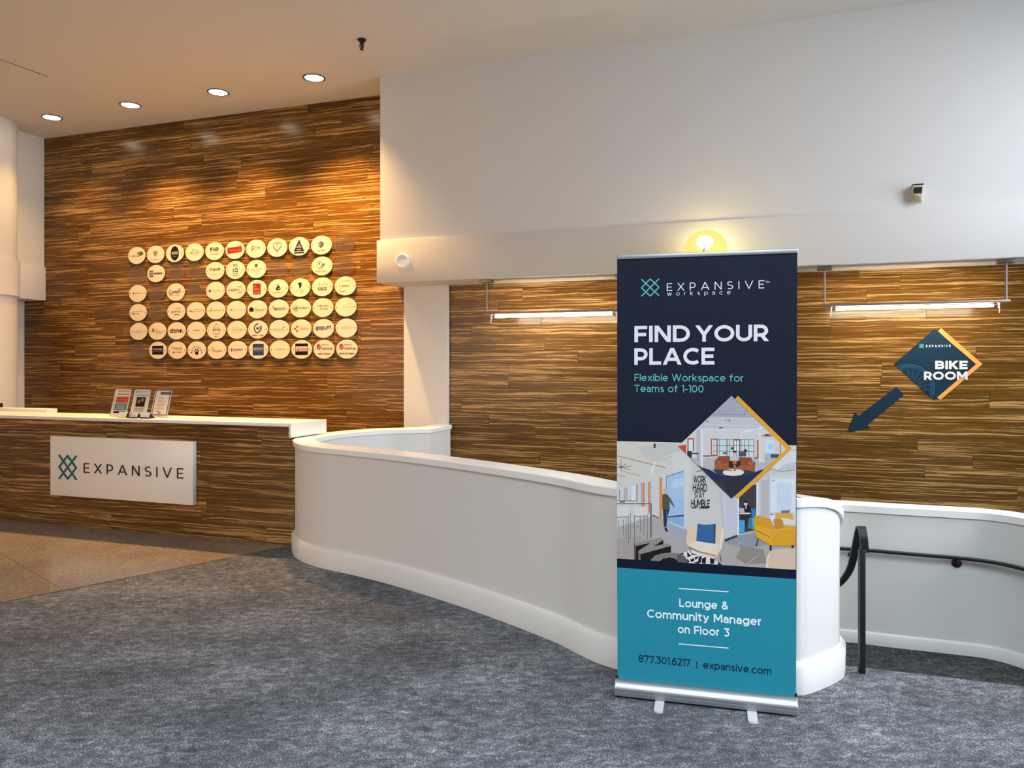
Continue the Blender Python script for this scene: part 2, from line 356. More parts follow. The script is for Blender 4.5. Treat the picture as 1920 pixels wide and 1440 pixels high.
gl('z', .48, ('l', 0, X, .48, X), ('k', 0.02, 0, .46, X), ('l', 0, 0, .48, 0))
gl('0', .64, ('a', .32, .5, .32, .5, 0, 360))
gl('1', .2, ('l', .2, 0, .2, 1), ('l', 0, 1, .2, 1))
gl('2', .56, ('a', .27, .72, .27, .28, 150, -30), ('k', .52, .6, .02, .02), ('l', 0, 0, .56, 0))
gl('3', .56, ('l', .02, 1, .54, 1), ('k', .54, 1.0, .24, .6), ('a', .25, .3, .30, .3, 90, -145))
gl('4', .66, ('k', .42, 1.05, 0, .27), ('l', 0, .27, .66, .27), ('l', .48, 0, .48, .5))
gl('5', .56, ('l', .1, 1, .52, 1), ('k', .1, 1.0, .06, .58), ('a', .24, .3, .32, .31, 95, -140))
gl('6', .60, ('a', .30, .32, .30, .32, 0, 360), ('a', .46, .40, .46, .60, 75, 180))
gl('7', .58, ('l', 0, 1, .58, 1), ('d', .58, 1, .2, 0), ('l', 0, .86, 0, 1))
gl('8', .60, ('a', .30, .75, .26, .25, 0, 360), ('a', .30, .26, .30, .26, 0, 360))
gl('9', .60, ('a', .30, .68, .30, .32, 0, 360), ('a', .14, .60, .46, .60, -105, 0))
gl('.', 0, ('l', 0, 0, 0, .02)); gl(',', .02, ('k', .04, .08, -.02, -.14)); gl('-', .28, ('l', 0, .36, .28, .36)); gl('|', 0, ('l', 0, -.22, 0, 1.1)); gl(':', 0, ('l', 0, 0, 0, .02), ('l', 0, .5, 0, .52))
gl('&', .72, ('a', .29, .79, .20, .21, 0, 180), ('k', .09, .79, .70, 0), ('k', .48, .76, .16, .44), ('a', .27, .25, .27, .25, 120, 360), ('k', .53, .24, .68, .48))
gl(' ', .18)
def clip_poly(poly, f):
    out = []
    for i in range(len(poly)):
        a, b = poly[i-1], poly[i]; fa, fb = f(a), f(b)
        if (fa >= 0) != (fb >= 0):
            t = fa/(fa-fb); out.append((a[0]+(b[0]-a[0])*t, a[1]+(b[1]-a[1])*t))
        if fb >= 0: out.append(b)
    return out
class SP(list):
    def __init__(self, p, k): super().__init__(p); self.k = k
def text_polys(s, wt, track=.12):
    hw = wt/2; x = 0.0; polys = []; ky = 1-wt
    for ch in s:
        W, st = GL.get(ch, GL['o'])
        mx = lambda a: x+hw+a; my = lambda b: hw+b*ky
        for si, q in enumerate(st):
            if q[0] == 'a':
                _, cx, cy, rx, ry, a0, a1 = q; n = max(6, int(abs(a1-a0)/18)); pts = []
                for i in range(n+1):
                    a = math.radians(a0+(a1-a0)*i/n); pts.append((mx(cx+rx*math.cos(a)), my(cy+ry*math.sin(a))))
                L = []; R = []
                closed = abs(a1-a0) >= 360
                for i, p in enumerate(pts):
                    pa = pts[i-1] if i else (pts[-2] if closed else pts[0]); pb = pts[i+1] if i < n else (pts[1] if closed else pts[-1])
                    dx, dy = pb[0]-pa[0], pb[1]-pa[1]; l = math.hypot(dx, dy) or 1
                    nx, ny = -dy/l*hw, dx/l*hw; L.append((p[0]+nx, p[1]+ny)); R.append((p[0]-nx, p[1]-ny))
                for i in range(n): polys.append(SP([L[i], L[i+1], R[i+1], R[i]], si))
            else:
                k, x0, y0, x1, y1 = q; TOP = 1.0 if k == 'd' else hw+X*ky+hw; T1 = 1.0 if k == 'd' else X
                my2 = (lambda v: 0.0 if v == 0 else (TOP if v == T1 else my(v))) if k in 'dx' else my
                a = (mx(x0), my2(y0)); b = (mx(x1), my2(y1)); l = math.hypot(b[0]-a[0], b[1]-a[1]) or 1e-6
                if k == 'l' and x0 == x1: ux, uy = 0.0, 1.0 if b[1] >= a[1] else -1.0
                else: ux, uy = (b[0]-a[0])/l, (b[1]-a[1])/l
                e0 = {'l': hw, 'm': hw, 'd': hw*1.6 if y0 in (0, 1) else 0, 'x': hw*1.6, 'k': 0}[k]; e1 = {'l': hw, 'm': 0, 'd': hw*1.6 if y1 in (0, 1) else 0, 'x': hw*1.6, 'k': 0}[k]
                a = (a[0]-ux*e0, a[1]-uy*e0); b = (b[0]+ux*e1, b[1]+uy*e1); nx, ny = -uy*hw, ux*hw
                po = [(a[0]+nx, a[1]+ny), (b[0]+nx, b[1]+ny), (b[0]-nx, b[1]-ny), (a[0]-nx, a[1]-ny)]
                if k in 'dx':
                    po = clip_poly(clip_poly(po, lambda p: p[1]), lambda p: TOP-p[1])
                    po = clip_poly(clip_poly(po, lambda p: p[0]-x), lambda p: x+W+wt-p[0])
                if len(po) > 2: polys.append(SP(po, si))
        x += W+wt+track
    return polys, x-track
class Print:
    """flat coloured polygons layered in front of a surface; f maps 2D to room metres"""
    def __init__(self, f, nrm, eps=.0003, yup=False):
        self.f, self.n, self.eps, self.v, self.fc, self.c, self.k, self.yup, self.g = f, Vector(nrm), eps, [], [], [], 0, yup, 1.0
    def layer(self): self.k += 1
    def raw(self, pts3, col, d=None):
        i = len(self.v); o = self.n*(self.eps*(1+self.k) if d is None else d)
        self.v += [p+o for p in pts3]; self.fc.append(tuple(range(i, i+len(pts3)))); self.c.append(tuple(v*self.g for v in lin(col)))
    def poly(self, pts, col, clip=None):
        if clip:
            for i in range(len(clip)):
                (ax, ay), (bx, by) = clip[i-1], clip[i]
                pts = clip_poly(pts, lambda p: ((bx-ax)*(p[1]-ay)-(by-ay)*(p[0]-ax)))
            if len(pts) < 3: return
        self.raw([self.f(*p) for p in pts], col); self.layer()
    def rect(self, x0, y0, x1, y1, col, clip=None): self.poly([(x0, y0), (x1, y0), (x1, y1), (x0, y1)], col, clip)
    def ell(self, cx, cy, rx, ry, col, clip=None, n=20): self.poly([(cx+rx*math.cos(2*PI*i/n), cy+ry*math.sin(2*PI*i/n)) for i in range(n)], col, clip)
    def ring(self, cx, cy, rx, ry, w, col, a0=0, a1=360, n=24):
        P = [(math.cos(math.radians(a0+(a1-a0)*i/n)), math.sin(math.radians(a0+(a1-a0)*i/n))) for i in range(n+1)]
        for i in range(n):
            (c0, s0), (c1, s1) = P[i], P[i+1]
            self.raw([self.f(cx+(rx-w)*c0, cy+(ry-w)*s0), self.f(cx+rx*c0, cy+ry*s0), self.f(cx+rx*c1, cy+ry*s1), self.f(cx+(rx-w)*c1, cy+(ry-w)*s1)], col)
        self.layer()
    def line(self, x0, y0, x1, y1, w, col, clip=None):
        l = math.hypot(x1-x0, y1-y0) or 1; nx, ny = -(y1-y0)/l*w/2, (x1-x0)/l*w/2
        self.poly([(x0+nx, y0+ny), (x1+nx, y1+ny), (x1-nx, y1-ny), (x0-nx, y0-ny)], col, clip)
    def text(self, s, x0, y0, x1, y1, H, wt, col, track=.12):
        po, W = text_polys(s, wt, track); A, B = self.f(x0, y0), self.f(x1, y1)
        up = self.f(x0, y0+(H if self.yup else -H))-A
        for p in po: self.raw([A+(B-A)*(q[0]/W)+up*q[1] for q in p], col, self.eps*(1+self.k)+p.k*max(self.eps*.16, 1.2e-5))
        self.layer()
    def build(self, name, mat, parent, label=None):
        me = bpy.data.meshes.new(name); og = sum(self.v, Vector())/len(self.v)
        me.from_pydata([p-og for p in self.v], [], self.fc); me.materials.append(mat)
        ca = me.color_attributes.new('Col', 'FLOAT_COLOR', 'CORNER'); k = 0
        for f, c in zip(me.polygons, self.c):
            for _ in range(f.loop_total): ca.data[k].color = (*c, 1); k += 1
        o = bpy.data.objects.new(name, me); reg(o, parent, og)
        if label: o['label'] = label
        return o
def raised(name, polys3, n, h, mat, parent):
    """raised lettering: each polygon extruded by h along n"""
    vs = []; fs = []
    for p in polys3:
        i = len(vs); m = len(p); h_ = h+.0003*(i//4 % 7); vs += list(p)+[q+n*h_ for q in p]
        fs.append(tuple(range(i+m, i+2*m))); fs.append(tuple(range(i+m-1, i-1, -1)))
        for k in range(m): fs.append((i+k, i+(k+1) % m, i+m+(k+1) % m, i+m+k))
    return mesh(name, vs, fs, mat, parent)

# ------------------------------------------------------------------ room shell
VW = 7.80          # face of the timber wall
ZC = 4.72          # ceiling
ZS, ZB = 2.50, 2.955   # soffit, top of beam
VP = 7.74          # pillar face
UL = -9.83
ceil = tag(box('ceiling', (-15, -6, ZC), (8, 9, ZC+.15), CEIL), kind='structure')
wb = tag(box('wall_back', (UL, VW+.014, -.6), (8, VW+.2, ZC), JOINT), kind='structure')
PH = .135; PLEN = 1.83; pcache = {}
def plank(L, h, parent, x, y, z):
    key = (round(L, 2), round(h, 3))
    if key not in pcache:
        me = bpy.data.meshes.new('plank'); l, d, hh = key[0]/2-.0008, .007, key[1]/2-.0008; c = .0012
        vs = [(-l, d, -hh), (l, d, -hh), (l, d, hh), (-l, d, hh), (-l, -d+c, -hh), (l, -d+c, -hh), (l, -d+c, hh), (-l, -d+c, hh), (-l+c, -d, -hh+c), (l-c, -d, -hh+c), (l-c, -d, hh-c), (-l+c, -d, hh-c)]
        fs = [(3, 2, 1, 0), (8, 9, 10, 11)]+[(a, (a+1) % 4, 4+(a+1) % 4, 4+a) for a in range(4)]+[(4+a, 4+(a+1) % 4, 8+(a+1) % 4, 8+a) for a in range(4)]
        me.from_pydata(vs, [], fs); bm = bmesh.new(); bm.from_mesh(me); bmesh.ops.recalc_face_normals(bm, faces=bm.faces); bm.to_mesh(me); bm.free()
        me.materials.append(WOOD); pcache[key] = me
    o = bpy.data.objects.new('plank', pcache[key]); reg(o, parent, (x, y+.007-random.random()*.0012, z)); return o
def planking(parent, u0, u1, z0, z1, v, skip=None):
    z = z0; r = 0
    while z < z1-.02:
        h = min(PH, z1-z); u = u0-random.random()*PLEN*.95
        while u < u1:
            a, b = max(u, u0), min(u+PLEN, u1)
            if b-a > .03 and not (skip and skip(a, b, z, z+h)): plank(b-a, h, parent, (a+b)/2, v, z+h/2)
            u += PLEN
        z += h; r += 1
planking(wb, UL+.002, -3.96, .535, ZC, VW)
planking(wb, -3.415, 4.6, .015, ZS+.02, VW)
wl = tag(box('wall_left', (UL-.2, 2.0, 0), (UL, VW+.014, ZC), WALL), kind='structure')
# upper wall with the beam under it (right) and its twin at the left end
wu = tag(box('wall_upper', (-4.02, 7.32, ZB-.01), (8, VW+.012, ZC), WALL), kind='structure')
bm_ = tag(box('trim_1', (-4.05, 7.295, ZS), (8, VW+.012, ZB), WALL, bev=.004), kind='structure')
wu2 = tag(box('wall_upper_left', (UL, 7.39, ZB-.01), (-9.46, VW-.001, ZC), WALL), kind='structure')
bm2 = tag(box('trim_2', (UL, 7.37, ZS), (-9.43, VW-.001, ZB), WALL, bev=.004), kind='structure')
pil = tag(box('wall_pillar', (-3.95, VP, 0), (-3.42, VW+.012, ZS), WALL), kind='structure')
colm = tag(lathe('wall_column', [(.45, 0), (.45, ZS), (.478, ZS), (.478, ZB), (.45, ZB), (.45, ZC)], (-9.56, 6.92, 0), WALL, n=48), kind='structure')

# floor: carpet in front, terrazzo panels at the left, a landing two steps down at the right
BV, AV = Vector((.399, .917)), Vector((-.917, .399))
outer_px = [(1585, 1264.5), (1577, 1274.7), (1557.7, 1285.4), (1538, 1294), (1519, 1301), (1494, 1304)]
front_px = [(1154.6, 1255), (1033.7, 1201.7), (921, 1158), (808.7, 1119.6), (710.3, 1090.6), (640, 1073.7), (600, 1065), (570, 1055), (555, 1046.5), (547.5, 1036)]
def z_of(i, n): return .957
ctl = [cw(1.52, 4.62, .52), cw(1.68, 4.42, .58), cw(1.765, 4.24, .68), cw(1.785, 4.10, .79)]
for (x, y), zt in zip(outer_px, (.865, .905, .935, .95, .957, .957)):
    p = onz(x, y, 0); ctl.append(Vector((p.x, p.y, zt)))
for x, y in front_px:
    p = onz(x, y, 0); ctl.append(Vector((p.x, p.y, .957)))
for X_, Z_ in [(-1.955, 6.78), (-1.955, 7.0), (-1.90, 7.26), (-1.79, 7.50), (-1.60, 7.76), (-1.345, 7.97), (-1.12, 8.045)]:
    ctl.append(cw(X_, Z_, .957))
hp = spline(ctl, 8)
hp = offs(hp, -.03)
hp += [Vector((-3.54, 7.30, .957)), Vector((-3.54, VP-.002, .957))]
carpet_pts = [(p.x, p.y) for p in offs(hp, -.08)[30:]]
k = min(range(len(carpet_pts)), key=lambda i: (Vector(carpet_pts[i])-Vector((-4.02, 5.82))).length)
carpet_pts = carpet_pts[:k+1]
STEPV = 4.44
e0 = Vector((onz(0, 1130, 0).x, onz(0, 1130, 0).y)); e1 = Vector((onz(546, 1023.5, 0).x, onz(546, 1023.5, 0).y))
BV = (e1-e0).normalized(); AV = Vector((-BV.y, BV.x))
pe = e0-BV*9
poly = [(pe.x, pe.y), (8, -6), (8, STEPV), (carpet_pts[0][0], STEPV)]+carpet_pts+[(e1.x, e1.y)]
fl = mesh('floor', [Vector((x, y, 0)) for x, y in poly], [tuple(range(len(poly)))], CARPET, origin=(0, 0, 0)); tag(fl, kind='structure')
a0 = AV.dot(e0); pj = BV.dot(Vector((onz(0, 1037, 0).x, onz(0, 1037, 0).y))); pj2 = BV.dot(Vector((onz(182, 990, 0).x, onz(182, 990, 0).y))); DP = pj2-pj
for i in range(-6, 4):
    p0, p1 = pj+DP*i+.002, pj+DP*(i+1)-.002
    lo = a0+.004
    if p0 > BV.dot(e1)-.3: lo = (p1*BV.x+4.02)/(-AV.x)
    q = [BV*p0+AV*lo, BV*p1+AV*lo, BV*p1+AV*(a0+7), BV*p0+AV*(a0+7)]
    vs = [Vector((c.x, c.y, z)) for z in (-.03, 0) for c in q]
    mesh('floor_panel', vs, BF, TERR, fl)
q = [BV*(pj-DP*6)+AV*(a0-.004), BV*BV.dot(e1)+AV*(a0-.004), BV*BV.dot(e1)+AV*(a0+7), BV*(pj-DP*6)+AV*(a0+7)]
mesh('joint_filler', [Vector((c.x, c.y, -.006)) for c in q], [(0, 1, 2, 3)], JOINT, fl)
q = [e0-BV*4+AV*.003, e1+AV*.003, e1-AV*.005, e0-BV*4-AV*.005]
mesh('edge_strip', [Vector((c.x, c.y, z)) for z in (-.01, .0015) for c in q], BF, DARK, fl)
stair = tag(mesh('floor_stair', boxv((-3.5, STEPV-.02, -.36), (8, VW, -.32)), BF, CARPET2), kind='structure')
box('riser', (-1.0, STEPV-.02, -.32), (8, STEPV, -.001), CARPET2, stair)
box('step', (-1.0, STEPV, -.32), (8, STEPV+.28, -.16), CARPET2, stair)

# curved half wall round the stair
hw_ = tag(sweep('wall_curved', hp, [(0, -.3), (0, ('t', -.045)), (-.16, ('t', -.045)), (-.16, -.3)], WALL), kind='structure')
sweep('cap', hp, [(.016, ('t', -.046)), (.020, ('t', -.006)), (.014, ('t', 0)), (-.172, ('t', 0)), (-.178, ('t', -.006)), (-.176, ('t', -.046))], GLOSSW, hw_)
sweep('baseboard', hp[8:], [(-.001, 0), (.028, 0), (.030, .128), (.012, .152), (-.001, .154)], BASEW, hw_)
# low curved wall on the far side of the stair
ZT2, ZB2 = .64, -.32
lp = []
for x, y in [(1920, 970), (1857, 961), (1793, 956.7), (1673, 950), (1588, 945)]:
    p = onz(x, y, ZT2); lp.append(Vector((p.x, p.y, ZT2)))
pre = [cw(3.36, 3.5, ZT2), cw(3.385, 4.0, ZT2), cw(3.345, 4.5, ZT2)]
post = [cw(2.0, 5.37, ZT2), cw(1.5, 5.42, ZT2), cw(.9, 5.46, ZT2), cw(.3, 5.6, ZT2)]
lp = spline(pre+lp+post, 8)
lw_ = tag(sweep('wall_low', lp, [(0, ZB2-.02), (0, ('t', -.045)), (-.13, ('t', -.045)), (-.13, ZB2-.02)], WALL), kind='structure')
sweep('cap', lp, [(.014, ('t', -.050)), (.016, ('t', -.005)), (.010, ('t', 0)), (-.15, ('t', 0)), (-.15, ('t', -.05))], GLOSSW, lw_)
sweep('baseboard', lp, [(-.001, ZB2), (.014, ZB2), (.016, ZB2+.072), (.006, ZB2+.085), (-.001, ZB2+.086)], BASEW, lw_)

# ------------------------------------------------------------------ reception desk
ZD, VD, UE = 1.093, 5.82, -4.06
desk = thing('reception_desk', 'long reception desk faced in dark bamboo planks at left', 'desk', (-6.5, 6.0, 0))
box('carcass', (-9.05, VD+.014, 0), (UE-.031, 6.22, ZD-.0325), JOINT, desk)
planking(desk, -9.05, UE-.001, 0, .945, VD)
planking(desk, -9.05, UE-.03, .945, ZD-.034, VD)
ct = thing('countertop', 'long white solid countertop on the reception desk', 'countertop', (-6.5, 6.0, ZD))
box('top', (-9.05, VD-.045, ZD-.032), (UE-.028, 6.30, ZD), LAM, ct, .003)
ep = thing('counter_end_panel', 'short white panel closing the right end of the countertop', 'panel', (UE-.014, 6.05, .965))
box('panel', (UE-.028, VD-.045, .965), (UE, 6.34, ZD), LAM, ep, .003)
box('counter_return', (-9.05, 6.301, ZD-.03), (-7.60, 6.43, ZD+.035), LAM, ct, .003)
bxk = thing('flat_box', 'flat black box behind the left end of the desk', 'box', (-8.75, 6.37, ZD+.036))
box('body', (-9.04, 6.32, ZD+.036), (-8.42, 6.42, ZD+.085), DARK, bxk, .006)
box('rim', (-9.02, 6.34, ZD+.085), (-8.44, 6.40, ZD+.09), BLACK, bxk)

# sign board on the desk front
v_s = VD-.05
TL, TR, BR, BL = onv(93, 817.5, v_s), onv(361.5, 828, v_s), onv(361.5, 947.5, v_s), onv(95.5, 928, v_s)
zt, zb = (TL.z+TR.z)/2, (BL.z+BR.z)/2; ul, ur = (TL.x+BL.x)/2, (TR.x+BR.x)/2
sg = thing('desk_sign', 'white board with teal lattice logo and black capitals on the desk front', 'sign', ((ul+ur)/2, v_s+.02, zb))
box('board', (ul, v_s, zb), (ur, VD-.0014, zt), LAM, sg, .002)
fs_ = lambda x, y: onv(x, y, v_s)
def strokes_px(f, segs, wpx):
    out = []
    for x0, y0, x1, y1 in segs:
        l = math.hypot(x1-x0, y1-y0); ux, uy = (x1-x0)/l, (y1-y0)/l; nx, ny = -uy*wpx/2, ux*wpx/2
        x0, y0, x1, y1 = x0-ux*wpx*.3, y0-uy*wpx*.3, x1+ux*wpx*.3, y1+uy*wpx*.3
        out.append([f(x0+nx, y0+ny), f(x1+nx, y1+ny), f(x1-nx, y1-ny), f(x0-nx, y0-ny)])
    return out
TEALD = pmat('teal_logo', (22, 96, 100), .4); INK = pmat('black_letter', (28, 22, 30), .4)
def lattice(f4):
    """the lattice logo: unit square x right, y down -> segments"""
    q = [((0, 0), (.75, .75)), ((.75, .75), (.5, 1)), ((.5, 1), (0, .5)), ((0, .5), (.5, 0)), ((.5, 0), (1, .5)), ((1, .5), (.75, .75)), ((1, 0), (.25, .75)), ((.25, .75), (0, 1)), ((.75, .75), (1, 1)), ((.25, .25), (.25, .25))]
    q = [((0, 0), (1, 1)), ((1, 0), (0, 1)), ((.5, 0), (0, .5)), ((.5, 0), (1, .5)), ((0, .5), (.5, 1)), ((1, .5), (.5, 1))]
    return [(*f4(*a), *f4(*b)) for a, b in q]
# on the board the lattice is drawn taller: corner ends, two diamonds
Lx = lambda s, t: (111.5+(143.2-111.5)*s, 853.5+t*43.5+s*1.8)
raised('logo', strokes_px(fs_, lattice(Lx), 3.0), Vector((0, -1, 0)), .006, TEALD, sg)
_, W_ = text_polys('EXPANSIVE', .105, .56)
A, B = fs_(157.5, 886.2), fs_(344, 897.4); upv = fs_(157.5, 886.2-18.2)-A
cx_ = 0.0
for ch in 'EXPANSIVE':
    po, w1 = text_polys(ch, .105)
    raised('letter', [[A+(B-A)*((q[0]+cx_)/W_)+upv*q[1] for q in p] for p in po], Vector((0, -1, 0)), .006, INK, sg); cx_ += w1+.56

# acrylic sign holders and card holders on the desk top
def lean_frame(px, py, v0, w_, h_, lean=.26):
    o = onv(px, py, v0); o.z = ZD+.002
    ex = Vector((w_, 0, 0)); ey = Vector((0, math.sin(lean), math.cos(lean)))*h_
    return o, ex, ey
INKS = dict(o=(196, 92, 58), b=(92, 124, 138), k=(36, 30, 36), g=(120, 116, 110), t=(205, 175, 140))
specs = [('acrylic sign holder with orange and blue panels, leftmost on the desk', 205.0),
         ('acrylic sign holder with a small photo on pale paper, middle of three', 241.5),
         ('acrylic sign holder with dark bordered letter, rightmost on the desk', 280.5)]
for i, (lab, px) in enumerate(specs):
    o, ex, ey = lean_frame(px, 780, 5.98, .222, .29)
    h = thing('sign_holder', lab, 'sign holder', o+ex*.5, 'sign holders on the reception desk')
    n = ex.cross(ey).normalized()
    if n.y > 0: n = -n
    obox('panel', o, ex, ey, -n*.003, ACRYL, h); obox('foot', o, ex, Vector((0, .085, 0)), Vector((0, 0, .003)), ACRYL, h)
    pr = Print(lambda x, y, o=o, ex=ex, ey=ey: o+ex*x+ey*y, n, .0005, True)
    pr.rect(.03, .03, .97, .97, (232, 224, 212) if i != 1 else (205, 212, 204))
    if i == 0:
        pr.rect(.2, .86, .9, .95, INKS['t']); pr.rect(.22, .77, .9, .81, INKS['g']); pr.rect(.2, .48, .92, .71, INKS['o']); pr.line(.22, .63, .9, .63, .012, (120, 50, 30)); pr.line(.22, .55, .9, .55, .012, (120, 50, 30))
        pr.rect(.2, .22, .92, .46, INKS['b'])
        for t in (.28, .33, .38): pr.rect(.32, t, .8, t+.012, (190, 200, 200))
        pr.rect(.2, .11, .92, .19, INKS['k'])
        for t in range(8): pr.rect(.1, .16+t*.075, .155, .19+t*.075, INKS['k'] if t % 2 else INKS['o'])
    elif i == 1:
        pr.rect(.16, .85, .26, .93, (120, 150, 190)); pr.text('EXPANSIVE', .3, .87, .94, .87, .05, .12, (110, 125, 150), .5)
        pr.rect(.14, .76, .9, .775, INKS['g']); pr.rect(.25, .36, .76, .70, (52, 36, 34)); pr.ell(.42, .55, .09, .07, (150, 100, 78)); pr.ell(.6, .6, .08, .06, (165, 115, 90)); pr.rect(.3, .38, .7, .46, (30, 24, 28))
        for t in (.29, .23, .17): pr.rect(.2, t, .78, t+.018, INKS['g'])
    else:
        for a in ((.07, .08, .11, .95), (.88, .08, .92, .95), (.07, .08, .92, .105), (.07, .925, .92, .95)): pr.rect(*a, (40, 42, 58))
        pr.rect(.36, .80, .95, .89, (58, 72, 92)); pr.rect(.42, .84, .85, .85, (150, 165, 175))
        for t, w_ in ((.70, .3), (.66, .4), (.57, .3), (.53, .4), (.45, .42), (.41, .42), (.33, .2), (.29, .55)): pr.rect(.48-w_/2, t, .48+w_/2, t+.012, (150, 146, 140))
        pr.rect(.36, .20, .44, .23, INKS['k']); pr.rect(.4, .17, .6, .185, INKS['k']); pr.rect(.46, .13, .58, .145, INKS['k'])
    pr.build('sheet', PRINT, h)
    for a, b in (((.04, .05), (.12, .95)) if i == 0 else ((.93, .05), (.1, .93))):
        pass
    for a, b in ((.06, .96), (.94, .96), (.06, .04)): lathe('magnet', [(.0045, 0), (.0045, .004), (0, .004)], o+ex*a+ey*b+n*.0006, DARK, h, axis=n, n=12)
for i, (px, lab) in enumerate([(219.5, 'small card holder with cream cards before the left sign holder'), (240, 'small card holder with dark cornered cards, middle of three'), (262, 'small card holder with cream cards before the right sign holder')]):
    o, ex, ey = lean_frame(px, 783.8, 5.84, .108, .058, .4)
    h = thing('card_holder', lab, 'card holder', o+ex*.5, 'card holders on the reception desk'); n = ex.cross(ey).normalized(); n = -n if n.y > 0 else n
    obox('cards', o+ex*.03+Vector((0, 0, .004)), ex*.94, ey, -n*.012, PAPER, h)
    mesh('stand', [o+ex*1.0, o+ex*1.12, o+ex*1.12+Vector((0, .07, 0)), o+ex*1.0+Vector((0, .07, 0)), o+ex*1.0+ey*.92, o+ex*1.06+ey*.92], [(0, 1, 2, 3), (0, 4, 5, 1), (1, 5, 2), (2, 5, 4, 3), (0, 3, 4)], DARK, h)
    obox('tray', o-n*.002, ex, n*.02, Vector((0, 0, .006)), DARK if i else ACRYL, h)
    pr = Print(lambda x, y, o=o, ex=ex, ey=ey: o+ex*.03+ex*.94*x+Vector((0, 0, .004))+ey*y, n, .0005, True)
    if i == 1: pr.poly([(0, .2), (.12, .2), (.3, .95), (.2, .95)], INKS['k']); pr.rect(.35, .3, .9, .34, INKS['g']); pr.rect(.35, .5, .9, .54, INKS['g'])
    else: pr.rect(.3, .45, .8, .5, (190, 180, 165))
    pr.build('card_print', PRINT, h)

# ------------------------------------------------------------------ tenant plaques on the timber wall
VPQ = VW-.024
tl, tr = onv(256.3, 479, VPQ), onv(602.5, 459.5, VPQ); br, bl = onv(650.3, 654.5, VPQ), onv(295.8, 656.9, VPQ)
def pq_pos(r, c):
    a = tl+(tr-tl)*(c/9); b = bl+(br-bl)*((c-1)/9); return a+(b-a)*(r/5)
RX, RZ = .1415, .1105
def ell_disc(name, c, mat, parent, th=.006):
    n = 40; vs = []; 
    for y in (0, th):
        for rr in (1.0,):
            vs += [Vector((c.x+RX*math.cos(2*PI*i/n), c.y+y, c.z+RZ*math.sin(2*PI*i/n))) for i in range(n)]
    fs = [tuple(range(n)), tuple(range(2*n-1, n-1, -1))]+[(i, (i+1) % n, n+(i+1) % n, n+i) for i in range(n)]
    return mesh(name, vs, fs, mat, parent, True, origin=c)
NV = (30, 34, 66); BK = (26, 22, 24); GY = (120, 112, 100); RD = (192, 48, 36); GR = (70, 112, 52); WH = (240, 232, 218); LB = (120, 140, 160); BL_ = (40, 78, 130); BR_ = (160, 104, 48)
def T(s, x0, y, x1, H, col, wt=.16, tr=.14): return ('t', s, x0, y, x1, y, H, wt, col, tr)
